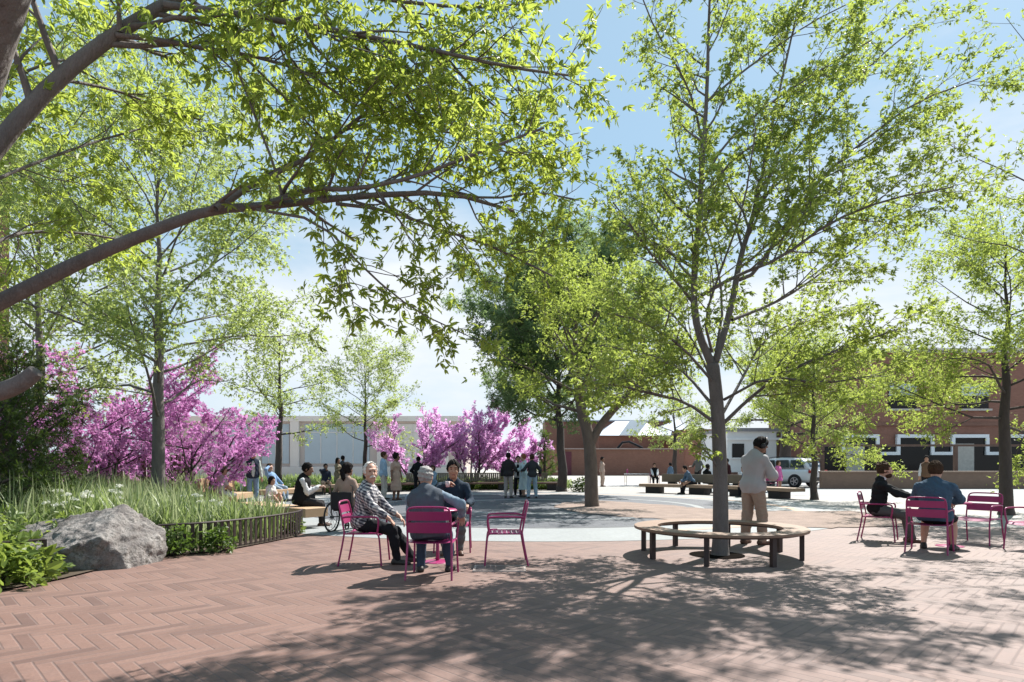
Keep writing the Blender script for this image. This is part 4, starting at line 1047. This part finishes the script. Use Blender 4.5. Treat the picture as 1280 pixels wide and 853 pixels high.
HAIR={'black':(.012,.010,.010),'brown':(.055,.032,.020),'white':(.66,.64,.60),'grey':(.34,.33,.32),'red':(.22,.09,.05)}
HM={k:mat('hair_'+k,v,.85,.25,30,.4,120,stretch=(1,1,.3),spec=.12) for k,v in HAIR.items()}
def plaid():
    m,n,b=newmat('checked_shirt'); tc=n.n('ShaderNodeTexCoord').outputs['Object']
    sp=n.n('ShaderNodeSeparateXYZ'); n.l(n.vm('ADD',tc,n.vm('MULTIPLY',n.vm('SUBTRACT',n.n('ShaderNodeTexNoise').outputs['Color'],(.5,.5,.5)),(.02,.02,.02))),sp.inputs[0])
    def st(v,f): return n.m('GREATER_THAN',n.m('FRACT',n.m('MULTIPLY',v,f)),.5)
    a=st(n.m('ADD',sp.outputs[0],n.m('MULTIPLY',sp.outputs[1],.6)),24.); c=st(n.m('ADD',sp.outputs[2],n.m('MULTIPLY',sp.outputs[1],.45)),24.)
    k=n.m('MULTIPLY',n.m('ADD',a,c),.5)
    n.l(n.ramp(k,[(.2,(.62,.60,.58)),(.5,(.22,.22,.25)),(.8,(.03,.033,.05))]),b.inputs['Base Color']); b.inputs['Roughness'].default_value=.9; return m
SHOE=mat('dark_shoe',(.025,.020,.018),.45); SHOEL=mat('pale_shoe',(.42,.38,.34),.6); SHOEB=mat('brown_shoe',(.09,.045,.03),.5)
EYE=mat('dark_eye',(.02,.015,.012),.2)
def person(label,loc,heading,h=1.75,pose='stand',res=.016,skin='tan',female=False,seat=.46,lean=0,side=0,twist=0,hands=None,feet=None,
           yaw=0,pitch=0,top=None,sleeve=1.0,topoff=.016,vest=None,pants=None,plen_=1.0,pantoff=.016,dress=None,hem=.35,hair='black',style='short',cap=None,
           shoes=None,face=False,beard=None,moustache=None,headphones=False,width=1.0,collar=None,elbow=None,hippos=None,seed=0,openfront=None,knee=None,tl=.485):
    s=h/1.75; root=thing('person',label,'person',loc,heading)
    sit=pose=='sit'
    hipz=(seat+.105) if sit else .925*s
    pel=np.array((0,-.03 if sit else 0,hipz)) if hippos is None else np.array(hippos,float)
    R=rotz(math.radians(-twist))@rotx(math.radians(-lean))@roty(math.radians(side)); 
    U=lambda v: pel+R@(np.array(v,float)*s)
    sw=(.155 if female else .178)*width; hw=.092
    sc=U((0,0,tl)); nb=U((0,.0,tl+.055)); sh={q:U((q*sw*.97,0,tl-.03)) for q in(-1,1)}; hp={q:pel+rotz(math.radians(-twist*.5))@(np.array((q*hw,0,0))*s) for q in(-1,1)}
    HR=rotz(math.radians(-yaw))@rotx(math.radians(-pitch)); 
    neckd=R@np.array((0,.015,.06))*s; hc=nb+neckd+HR@np.array((0,.02,.108))*s
    HS=1.13; HP=lambda v: hc+HR@(np.array(v,float)*s*HS)
    if feet is None: feet={-1:(-.11,.43 if sit else .0,.075),1:(.11,.43 if sit else .02,.075)}
    if hands is None: hands={-1:(-.13,.36,hipz+.10) if sit else (-.26,.06,.80*s),1:(.13,.36,hipz+.10) if sit else (.26,.06,.80*s)}
    kn={};an={};el={};wr={}
    for q in(-1,1):
        pole=(q*.15,1,.6) if knee is None else knee[q]
        kn[q],an[q]=ik(hp[q],feet[q],.43*s,.42*s,pole)
        pole=(q*.45,-1,-.6) if elbow is None else elbow[q]
        el[q],wr[q]=ik(sh[q],hands[q],.285*s,.25*s,pole)
    fem=1.0 if female else 0.
    def torso(S,o=0.0,k=.05):
        S.ell(U((0,-.005,.03)),np.array((.158+.012*fem,.115,.125))*s*(width,width,1)+o+(.018 if o else 0),R,k); S.ell(U((0,.01,.19)),np.array((.138-.012*fem,.105,.16))*s*(width,width,1)+o,R,k)
        S.ell(U((0,.0,.35)),np.array((.158-.016*fem,.108,.185))*s*(width,width,1)+o,R,k)
        for q in(-1,1):
            S.cone(U((q*.07,-.01,tl-.03)),sh[q]-R@np.array((q*.01,0,.02))*s,.060*s+o*.6,.050*s+o*.5,k); S.cone(nb+R@np.array((0,-.02,0)),sh[q]*.6+nb*.4-R@np.array((0,.01,.03))*s,.05*s+o*.6,.04*s+o,k)
        if female:
            for q in(-1,1): S.ell(U((q*.065,.085,.37)),np.array((.055,.05,.06))*s+o,R,.03)
    def arm(S,q,o=0.0,f=1.0,k=.03):
        S.cone(sh[q],el[q] if f>.5 else sh[q]+(el[q]-sh[q])*f*2,.048*s+o*.55,.040*s+o,k)
        if f>.5: S.cone(el[q],el[q]+(wr[q]-el[q])*(f-.5)*2,.041*s+o,(.041-.014*(f-.5)*2)*s+o,k)
    def leg(S,q,o=0.0,f=1.0,k=.04):
        S.cone(hp[q],kn[q],.082*s+o,.056*s+o*.9,k)
        if f>.5:
            S.cone(kn[q],kn[q]+(an[q]-kn[q])*(f-.5)*2,.056*s+o*.9,(.056-.020*(f-.5)*2)*s+o,k)
            if f>.9:
                c=kn[q]*.68+an[q]*.32; b=nrm(np.cross(an[q]-kn[q],(1,0,0))); S.cone(c-b*.012*s,c*.6+an[q]*.4,.050*s+o*.8,.040*s+o*.8,k)
    fd={}
    for q in(-1,1):
        d=an[q]-kn[q]; fw=np.array((q*.22,1,0)); 
        if not sit and knee is None: fw=np.array((q*.2,1,0))
        fd[q]=nrm(fw)
    # body: one continuous surface
    B=SDF(); torso(B)
    B.cone(nb-R@np.array((0,.005,.04)),HP((0,-.012,-.07)),.056*s*HS,.052*s*HS,.025)
    B.ell(HP((0,-.012,.025)),np.array((.076,.094,.097))*s*HS,HR,.02); B.ell(HP((0,.022,-.025)),np.array((.064,.074,.092))*s*HS,HR,.02)
    B.ell(HP((0,.058,-.088)),np.array((.040,.036,.030))*s*HS,HR,.03)
    B.cone(HP((0,.094,.012)),HP((0,.112,-.028)),.008*s*HS,.014*s*HS,.012); B.cone(HP((-.034,.084,.036)),HP((.034,.084,.036)),.010*s*HS,k=.014)
    for q in(-1,1):
        B.ell(HP((q*.077,-.004,-.006)),np.array((.010,.022,.034))*s,HR,.006)
        if face: B.ell(HP((q*.031,.098,.010)),np.array((.015,.014,.010))*s,HR,op='s'); B.ell(HP((q*.036,.075,-.035)),np.array((.026,.022,.024))*s,HR,.02)
    if face: B.cone(HP((-.022,.092,-.062)),HP((.022,.092,-.062)),.009*s*HS,k=.008)
    for q in(-1,1):
        arm(B,q); leg(B,q)
        f=nrm(wr[q]-el[q]); f2=nrm(f+np.array((0,0,-.35 if sit else -.2))); inw=np.array((-q*1.,.15,0)); sd=nrm(inw-f2*(inw@f2)); pn=np.cross(f2,sd)
        if pn[2]>0: pn=-pn
        w=wr[q]; hs=s*(.92 if female else 1)
        for i in range(4):
            o=sd*(.030-.020*i)*hs; kk=w+f2*.088*hs+o; B.cone(w+f2*.012*hs+o*.6,kk,.0145*hs,.0125*hs,.012)
            Lf=(.044,.048,.045,.036)[i]*hs; d1=nrm(f2+pn*.45); d2=nrm(f2*.7+pn*.9); m=kk+d1*Lf; B.cone(kk,m,.0092*hs,.0085*hs,.004); B.cone(m,m+d2*Lf*.8,.0085*hs,.0068*hs,.004)
        t0=w+f2*.03*hs+sd*.024*hs; t1=t0+nrm(f2*.7+sd*.8+pn*.2)*.045*hs; B.cone(t0,t1,.0125*hs,.0105*hs,.01); B.cone(t1,t1+nrm(f2+sd*.25+pn*.4)*.036*hs,.0105*hs,.008*hs,.006)
        B.cone(an[q]-np.array((0,0,.03))*s-fd[q]*.03,an[q]-np.array((0,0,.045))*s+fd[q]*.14*s,.036*s,.026*s,.02)
    B.build('body',SKM[skin],root,res)
    rc=max(res,.009)
    nz=.004 if res<.012 else .003
    if top is not None:
        S=SDF(); torso(S,topoff)
        for q in(-1,1): arm(S,q,topoff,sleeve*.97)
        S.cone(nb-R@np.array((0,0,.03)),nb+R@np.array((0,.0,.022)),.062*s,.060*s,.02)
        S.cut(-(R@np.array((0,0,1.))),-(R@np.array((0,0,1.)))@U((0,0,-.04 if vest else -.10 if openfront else -.07)))
        S.build('shirt',top,root,rc,nz,22,seed)
    if collar is not None:
        S=SDF(); S.cone(nb-R@np.array((0,0,.0)),nb+R@np.array((0,.006,.036)),.068*s,.064*s,.02); S.build('collar',collar,root,rc)
    if vest is not None:
        S=SDF(); torso(S,topoff+.022); S.cut(-(R@np.array((0,0,1.))),-(R@np.array((0,0,1.)))@U((0,0,-.09)))
        for q in(-1,1): S.cut(R@np.array((q*1.,0,0)),(R@np.array((q*1.,0,0)))@sh[q]+.038)
        if openfront:
            S.ell(U((0,.17,.28)),np.array((.062,.11,.36))*s,R,op='s')
        S.build('waistcoat',vest,root,rc,nz,18,seed+1)
    if pants is not None:
        S=SDF(); S.ell(U((0,-.005,.02)),np.array((.162,.122,.115))*s*(width,width,1)+pantoff*.8,R,.04)
        for q in(-1,1): leg(S,q,pantoff,plen_*.98)
        S.cut(R@np.array((0,0,1.)),(R@np.array((0,0,1.)))@U((0,0,.10)))
        S.build('trousers' if plen_>.8 else 'shorts',pants,root,rc,nz,20,seed+2)
    if dress is not None:
        S=SDF(); torso(S,.014); mid=(kn[1]+kn[-1])/2
        if sit:
            for q in(-1,1): leg(S,q,.03,.55)
        else: S.cone(U((0,0,.05)),np.array((mid[0],mid[1]-.02,hem-.06)),.155*s,.215*s,.05); S.cut((0,0,-1),-hem)
        for q in(-1,1): arm(S,q,.014,sleeve)
        S.build('dress',dress,root,rc,.006,16,seed+3)
    S=SDF()
    sm=shoes or SHOE
    for q in(-1,1):
        S=SDF(); o=an[q]-np.array((0,0,.035))*s
        S.cone(o-fd[q]*.045*s,o+fd[q]*.10*s-np.array((0,0,.006)),.046*s,.040*s,.02); S.cone(o+fd[q]*.10*s-np.array((0,0,.006)),o+fd[q]*.165*s-np.array((0,0,.012)),.040*s,.030*s,.02); S.cone(an[q]-fd[q]*.01,o,.045*s,.044*s,.02)
        S.cut((0,0,-1),-(an[q][2]-.078*s)); S.build('shoe',sm,root,rc)
    if style and style!='bald':
        S=SDF(); hm=HM[hair]
        if style=='fringe':
            S.ell(HP((0,-.014,.020)),np.array((.081,.098,.096))*s*HS,HR); S.cut(HR@np.array((0,0,1.)),(HR@np.array((0,0,1.)))@HP((0,0,.035)))
            S.ell(HP((0,.085,.0)),np.array((.10,.088,.20))*s*HS,HR,op='s'); S.cut(-(HR@np.array((0,0,1.))),-(HR@np.array((0,0,1.)))@HP((0,0,-.07)))
        else:
            thick=.006 if style=='receding' else .010 if style in('short','cap') else .020
            S.ell(HP((0,-.014,.028)),(np.array((.077,.095,.099))+thick)*s*HS,HR)
            S.ell(HP((0,.098,-.028)),np.array((.090,.092,.108))*s*HS,HR,op='s')
            if style=='receding': S.ell(HP((0,.110,.03)),np.array((.10,.105,.13))*s*HS,HR,op='s')
            if style in('short','receding'): S.cut(-(HR@np.array((0,0,1.))),-(HR@np.array((0,0,1.)))@HP((0,0,-.055)))
            if style=='long': S.cone(HP((0,-.05,.0)),HP((0,-.075,-.20)),.085*s*HS,.06*s*HS,.03); S.cone(HP((0,-.075,-.20)),HP((.01,-.08,-.27)),.06*s*HS,.03*s*HS,.03)
            if style=='pony': S.cone(HP((0,-.10,.03)),HP((0,-.135,-.03)),.035*s*HS,.042*s*HS,.02); S.cone(HP((0,-.135,-.03)),HP((.025,-.14,-.15)),.046*s*HS,.036*s*HS,.02); S.cone(HP((.025,-.14,-.15)),HP((.03,-.12,-.22)),.036*s*HS,.012*s*HS,.02)
            if style=='bun': S.ell(HP((0,-.06,.125)),np.array((.042,.042,.038))*s*HS,HR,.01)
        S.build('hair',hm,root,min(res,.010),.005,55,seed)
    if cap is not None:
        S=SDF(); S.ell(HP((0,-.010,.060)),np.array((.096,.112,.078))*s*HS,HR); S.cone(HP((-.03,.085,.062)),HP((.03,.085,.062)),.03*s*HS,k=.02); S.cut(-(HR@np.array((0,0,1.))),-(HR@np.array((0,0,1.)))@HP((0,0,.048)))
        S.build('cap',cap,root,min(res,.012))
    if face:
        for q in(-1,1):
            S=SDF().ell(HP((q*.031,.087,.011)),np.array((.0125,.008,.007))*s,HR); S.build('eye',EYE,root,.004)
            S=SDF().cone(HP((q*.018,.098,.036)),HP((q*.046,.088,.038)),.0055*s); S.build('eyebrow',HM[hair],root,.004)
        S=SDF().cone(HP((-.020,.101,-.062)),HP((.020,.101,-.062)),.0055*s*HS); S.build('lips',mat('lips',(.30,.10,.09),.5),root,.004)
    if moustache:
        S=SDF()
        for q in(-1,1): S.cone(HP((0,.108,-.045)),HP((q*.033,.094,-.062)),.012*s*HS,.007*s*HS,.008)
        S.build('moustache',HM[moustache],root,.005,.002,90)
    if beard:
        S=SDF(); S.ell(HP((0,.030,-.062)),np.array((.066,.070,.062))*s*HS,HR); S.ell(HP((0,.062,-.088)),np.array((.044,.038,.034))*s*HS,HR,.02); S.cut(HR@np.array((0,-.5,1.)),(HR@np.array((0,-.5,1.)))@HP((0,.06,-.052))); S.build('beard',HM[beard],root,.008,.002,90)
    if headphones:
        b=MB()
        for q in(-1,1): b.lathe([(.042*s,-.016),(.046*s,0),(.038*s,.018)],18,(q*.100*s,0,-.004),'x')
        A=np.linspace(0,PI,15); b.tube([(.108*s*math.cos(a),-.004,.160*s*math.sin(a)+.004) for a in A],.011,8)
        o=b.build('headphones',mat('black_plastic',(.015,.015,.017),.4),root,True)
        o.matrix_local=Matrix.Translation(Vector(hc))@Matrix(HR.tolist()).to_4x4()
    root['wr']=0; del root['wr']
    return root,dict(wr=wr,hc=hc,el=el,pel=pel)
def world(root,p): 
    a=root.rotation_euler.z; return (root.location.x+p[0]*math.cos(a)-p[1]*math.sin(a),root.location.y+p[0]*math.sin(a)+p[1]*math.cos(a),p[2])
NR=.0075
c=cloth
# --- left table ----------------------------------------------------------------------------------
person('white haired moustached man in a checked shirt sitting sideways with hands on knees',CH_['a'][0],90,1.76,'sit',NR,'fair',lean=8,twist=12,yaw=62,pitch=-2,hands={1:(.17,.36,.63),-1:(-.15,.44,.64)},elbow={1:(.7,-.9,-.5),-1:(-.7,-.9,-.5)},
  feet={1:(.13,.46,.075),-1:(-.11,.62,.075)},top=plaid(),topoff=.022,pants=c('black_trousers',(.016,.016,.020)),hair='white',style='receding',sleeve=.82,moustache='white',face=True,width=1.1,seat=.45,seed=1)
person('man with short grey hair and grey waistcoat, seated with his back to the camera',(CH_['b'][0][0]-.04,CH_['b'][0][1]),2,1.68,'sit',NR,'fair',lean=11,side=-7,yaw=10,pitch=8,hands={1:(.37,.25,.735),-1:(-.14,.34,.72)},elbow={1:(1,-.4,-.2),-1:(-.6,-1,-.5)},
  feet={1:(.20,.34,.075),-1:(-.16,.30,.075)},top=c('pale_blue_shirt',(.20,.26,.33)),topoff=.020,vest=c('grey_blue_waistcoat',(.085,.10,.125)),pants=c('dark_jeans',(.045,.065,.10)),hair='grey',style='receding',width=1.16,seat=.45,collar=c('pale_blue_shirt',(.20,.26,.33)),seed=2)
r,J=person('young man in a navy jumper facing the camera with a pale cup raised',CH_['c'][0],176,1.80,'sit',NR,'tan',lean=2,yaw=-4,pitch=4,hands={1:(.10,.34,1.06),-1:(-.22,.36,.76)},elbow={1:(.9,-.5,-.8),-1:(-.5,-.8,-.6)},
  top=c('navy_jumper',(.022,.036,.058)),pants=c('grey_trousers',(.12,.12,.125)),hair='black',style='short',face=True,seat=.46,width=1.08,shoes=SHOEB,seed=3)
p=world(r,J['wr'][1]+np.array((-.03,.10,.0))); cup('coffee_cup','pale pink cup held up by the man in the navy jumper','cup',(p[0],p[1],p[2]-.03),CUPW)
# --- standing man with headphones ------------------------------------------------------------------
r,J=person('man in pale grey jacket and khaki trousers with headphones, looking down at his phone',(4.10,10.62),62,1.85,'stand',NR,'brown',lean=5,yaw=18,pitch=36,hands={1:(.12,.36,1.22),-1:(-.06,.38,1.20)},elbow={1:(1,-.7,-1),-1:(-1,-.7,-1)},
  feet={1:(.14,.06,.08),-1:(-.13,-.06,.08)},top=c('pale_grey_jacket',(.36,.35,.36),.05),topoff=.042,pants=c('khaki_trousers',(.30,.225,.18)),pantoff=.032,shoes=SHOEB,hair='black',style='short',headphones=True,openfront=True,width=1.05,collar=c('pale_grey_jacket',(.36,.35,.36)),seed=4)
p=world(r,(J['wr'][1]+J['wr'][-1])/2+np.array((.0,.10,.02)))
t=thing('mobile_phone','dark phone in the hands of the standing man with headphones','phone',p,40); MB().box((0,0,0),(.074,.010,.15),R=rotx(-.6)).build('phone_body',mat('phone_black',(.012,.012,.014),.25),t,bevel=.004)
# --- right table -----------------------------------------------------------------------------------
person('bearded man in a dark cardigan and grey trousers seated in profile, facing right',CH_['e'][0],122,1.78,'sit',NR,'fair',lean=8,yaw=-12,pitch=0,hands={1:(.10,.52,.80),-1:(-.10,.54,.79)},elbow={1:(.6,-.5,-1),-1:(-.6,-.5,-1)},
  top=c('dark_cardigan',(.016,.016,.018)),topoff=.02,pants=c('mid_grey_trousers',(.10,.10,.10)),hair='brown',style='short',face=True,beard='brown',seat=.45,collar=c('white_shirt',(.62,.62,.64)),shoes=SHOEB,feet={1:(.11,.52,.075),-1:(-.1,.46,.075)},seed=5)
person('broad man in denim shirt and dark shorts seen from behind at the right table',(6.60,9.74),42,1.80,'sit',NR,'fair',lean=6,yaw=6,pitch=6,hands={1:(.20,.46,.78),-1:(-.20,.46,.78)},elbow={1:(1,-.6,-.6),-1:(-1,-.6,-.6)},
  feet={1:(.20,.34,.075),-1:(-.20,.34,.075)},top=c('denim_shirt',(.055,.095,.145)),topoff=.028,pants=c('black_shorts',(.014,.014,.016)),plen_=.5,hair='brown',style='short',width=1.24,seat=.45,collar=c('denim_shirt',(.055,.095,.145)),seed=6)
# --- wheelchair and left bench -----------------------------------------------------------------------
person('woman in a beige top with long dark ponytail sitting in the wheelchair, seen from behind',WC[0],WC[1],1.66,'sit',.011,'brown',True,seat=.49,lean=2,yaw=18,top=c('beige_top',(.33,.235,.19)),pants=c('brown_trousers',(.06,.045,.04)),style='pony',hands={1:(.22,.20,.76),-1:(-.22,.20,.76)},feet={1:(.12,.62,.19),-1:(-.12,.62,.19)},width=1.12,seed=7)
person('man in a black waistcoat with white sleeves sitting on the pale bench, back half turned',(-4.62,13.72),80,1.76,'sit',.011,'brown',seat=.46,lean=9,yaw=4,pitch=12,hands={1:(.04,.34,.86),-1:(-.06,.36,.88)},top=c('white_shirt',(.62,.62,.64)),topoff=.022,vest=c('black_waistcoat',(.012,.012,.013)),pants=c('charcoal_trousers',(.030,.027,.028)),shoes=SHOEB,seed=8,width=1.1)
person('standing man in a dark green cap, navy jacket, pale tee and jeans behind the grasses',(-8.85,21.3),150,1.84,'stand',.014,'tan',yaw=-30,hands={1:(.12,.22,1.28),-1:(-.28,.10,.86)},top=c('pale_tee',(.46,.50,.46)),vest=c('navy_jacket',(.022,.030,.05)),openfront=True,pants=c('blue_jeans',(.17,.25,.34)),cap=c('dark_green_cap',(.03,.045,.035)),style='short',seed=9)
person('woman with long dark hair in white top and trousers sitting low behind the grasses',(-7.75,19.9),115,1.62,'sit',.014,'tan',True,seat=.10,lean=14,style='long',top=c('white_top',(.60,.56,.54)),pants=c('white_trousers',(.58,.54,.52)),feet={1:(.12,.62,.075),-1:(-.1,.5,.075)},shoes=SHOEL,seed=10)
person('man in light blue shirt and jeans leaning back, arm behind his head',(-8.75,23.0),112,1.78,'sit',.014,'fair',lean=-22,hands={1:(.14,-.14,1.28),-1:(-.2,.2,.62)},elbow={1:(1,.6,.6),-1:(-.6,-.8,-.4)},feet={1:(.12,.60,.075),-1:(-.1,.50,.075)},top=c('light_blue_shirt',(.20,.31,.48)),pants=c('washed_jeans',(.26,.32,.40)),hair='brown',seed=11)
person('woman in a pale pink tee with hair tied up, sitting in the grasses, back turned',(-8.55,18.3),38,1.62,'sit',.014,'tan',True,seat=.42,lean=8,yaw=40,style='bun',sleeve=.35,hair='brown',top=c('pink_grey_tee',(.42,.34,.34)),pants=c('pale_shorts',(.5,.48,.46)),plen_=.5,seed=12)
person('small child in a green grey top far behind the pale backrest bench',(-13.0,30),100,1.3,'stand',.02,'brown',top=c('green_grey_top',(.20,.24,.19)),pants=c('pale_leggings',(.55,.53,.5)),seed=13)
person('man in navy jacket and tan shorts drinking on the far left bench',(-8.5,28.4),152,1.74,'sit',.015,'brown',seat=.45,lean=10,hands={1:(.04,.20,1.13),-1:(-.12,.36,.62)},elbow={1:(1,0,-.4),-1:(-.6,-.8,-.4)},top=c('navy_jacket',(.022,.030,.05)),pants=c('tan_shorts',(.36,.25,.18)),plen_=.5,seed=14)
person('woman in an olive dress standing between the navy jacketed and the grey clad man',(-8.5,30.4),120,1.64,'stand',.016,'brown',True,dress=c('olive_dress',(.20,.17,.12)),hem=.45,style='long',hands={1:(.06,.30,1.12),-1:(-.1,.28,1.05)},seed=15)
person('man in dark grey shirt standing with back turned, farthest left of the white haired man',(-8.85,32.6),15,1.78,'stand',.016,'brown',top=c('slate_shirt',(.06,.07,.085)),pants=c('slate_trousers',(.09,.095,.10)),seed=16)
person('man in a light blue shirt standing behind the white haired man, beside the beige dress',(-4.95,24.0),62,1.82,'stand',.013,'tan',top=c('sky_blue_shirt',(.30,.43,.56)),topoff=.024,pants=c('cream_trousers',(.55,.53,.48)),hair='brown',yaw=22,seed=17)
person('woman in a long beige belted dress standing beside the man in light blue',(-4.38,23.5),128,1.76,'stand',.013,'brown',True,dress=c('beige_dress',(.44,.31,.25)),hem=.38,style='bun',hair='black',sleeve=.4,yaw=-35,shoes=SHOEB,seed=18)
person('person all in black with back turned, left of the slatted bench',(-4.05,26.8),10,1.68,'stand',.014,'brown',top=c('black_top',(.010,.010,.012)),topoff=.03,pants=c('black_trousers',(.016,.016,.020)),lean=6,hands={1:(.12,.3,1.05),-1:(-.26,.2,1.0)},seed=19)
person('child in a pale blue top sitting just right of the person in black',(-3.42,27.0),200,1.55,'sit',.014,'tan',True,top=c('child_blue_top',(.24,.33,.42)),pants=c('blue_jeans',(.17,.25,.34)),style='long',hair='brown',seat=.45,seed=20)
# --- group of four -----------------------------------------------------------------------------------
person('man in a dark jacket and light grey trousers, back turned, leftmost of the standing four',(-.15,24.9),14,1.80,'stand',.013,'brown',top=c('charcoal_jacket',(.030,.029,.033)),topoff=.034,pants=c('light_grey_trousers',(.34,.31,.31)),hands={1:(.26,.26,1.12),-1:(-.28,.04,.84)},style='short',seed=21)
person('woman in black trousers facing the camera, second from left of the standing four',(.25,25.9),182,1.68,'stand',.013,'tan',True,top=c('black_top',(.010,.010,.012)),vest=c('white_top',(.60,.56,.54)),openfront=True,pants=c('black_trousers',(.016,.016,.020)),style='short',shoes=SHOEL,hands={-1:(-.26,.3,1.1),1:(.2,.2,1.0)},seed=22)
person('red haired woman in a long pale blue dress, third from left of the standing four',(.49,25.55),262,1.76,'stand',.013,'fair',True,dress=c('pale_blue_dress',(.50,.60,.62)),hem=.32,style='short',hair='red',hands={1:(.2,.4,1.15),-1:(-.2,.35,1.1)},seed=23)
person('man in a dark jumper and light blue jeans, back turned, rightmost of the standing four',(.80,24.75),-12,1.74,'stand',.013,'tan',top=c('charcoal_jumper',(.038,.042,.05)),topoff=.026,pants=c('pale_jeans',(.30,.40,.50)),pantoff=.024,style='short',hair='brown',feet={1:(.17,.02,.08),-1:(-.15,0,.08)},hands={-1:(-.36,.22,1.12),1:(.34,.10,.98)},seed=24)
t=thing('shopping_bag','maroon bag held by the rightmost man of the standing four','bag',(1.12,24.95,.86)); MB().box((0,0,.13),(.10,.22,.26)).build('bag_body',M['maroon'],t,bevel=.02); MB().tube(smooth([(0,-.07,.25),(0,-.05,.36),(0,.05,.36),(0,.07,.25)]),.008,6).build('strap',M['maroon'],t,True)
# --- right bench --------------------------------------------------------------------------------------
def PA(r,a): a=math.radians(a); return (CC[0]+r*math.cos(a),CC[1]+r*math.sin(a))
person('young man in a blue shirt and black trousers leaning forward on the long bench',PA(10.98,46.5),262,1.74,'sit',.014,'tan',seat=.44,lean=30,pitch=14,hands={1:(.06,.50,.60),-1:(-.04,.50,.58)},top=c('steel_blue_shirt',(.085,.135,.20)),pants=c('black_trousers',(.016,.016,.020)),style='short',seed=31)
person('dark skinned man in a grey tee standing behind the long bench',(9.9,33.2),240,1.90,'stand',.015,'dark',top=c('grey_tee',(.13,.135,.13)),sleeve=.5,pants=c('black_trousers',(.016,.016,.020)),hands={1:(.24,.36,1.24),-1:(-.3,.1,1.02)},style='bald',seed=32)
person('person in white sleeves and black waistcoat on the distant magenta chair',(8.95,39.2),185,1.76,'sit',.018,'tan',top=c('white_shirt',(.62,.62,.64)),topoff=.03,vest=c('black_waistcoat',(.012,.012,.013)),pants=c('black_trousers',(.016,.016,.020)),hair='brown',seed=33)
person('child in a blue top seen over the bench backrest, left of the bent forward man',(9.6,37.8),330,1.42,'stand',.018,'brown',top=c('child_blue_shirt',(.13,.19,.27)),pants=c('black_trousers',(.016,.016,.020)),seed=34)
person('person in a black top seated behind the bench backrest',PA(12.0,45.5),60,1.7,'sit',.016,'dark',top=c('black_top',(.010,.010,.012)),topoff=.03,pants=c('black_trousers',(.016,.016,.020)),seat=.45,lean=10,seed=35)
person('person in a dark red top mostly hidden behind the forked tree trunk',(10.55,30.6),250,1.62,'stand',.016,'brown',top=c('dark_red_top',(.05,.018,.022)),pants=c('black_trousers',(.016,.016,.020)),style='short',seed=36)
person('person in blue top and black trousers on the bench end, half behind the forked trunk',PA(10.95,31.5),250,1.7,'sit',.014,'tan',seat=.44,lean=28,pitch=10,top=c('mid_blue_top',(.12,.18,.26)),pants=c('black_trousers',(.016,.016,.020)),seed=37)
person('woman in a pale top with dark hair bun at the magenta chair beyond the bench',(12.55,30.2),20,1.66,'sit',.014,'tan',True,seat=.50,style='bun',top=c('pale_grey_top',(.50,.50,.50)),pants=c('slate_trousers',(.09,.095,.10)),seed=38)
person('girl in a pink dress standing right beside the woman with the hair bun',(13.05,30.6),150,1.52,'stand',.014,'tan',True,dress=c('pink_dress',(.56,.14,.34)),hem=.55,style='long',hair='brown',seed=39)
person('woman in a beige trouser suit just right of the circle tree trunk',(5.42,37.6),120,1.78,'stand',.016,'brown',True,top=c('beige_jacket',(.42,.32,.27)),topoff=.024,pants=c('beige_trousers',(.40,.30,.25)),pantoff=.03,shoes=SHOEB,seed=40)
person('person with white sleeves and brown waistcoat standing far behind the man in denim',(17.4,26.2),210,1.70,'stand',.016,'tan',top=c('white_shirt',(.62,.62,.64)),vest=c('brown_waistcoat',(.14,.085,.055)),pants=c('black_trousers',(.016,.016,.020)),seed=41)
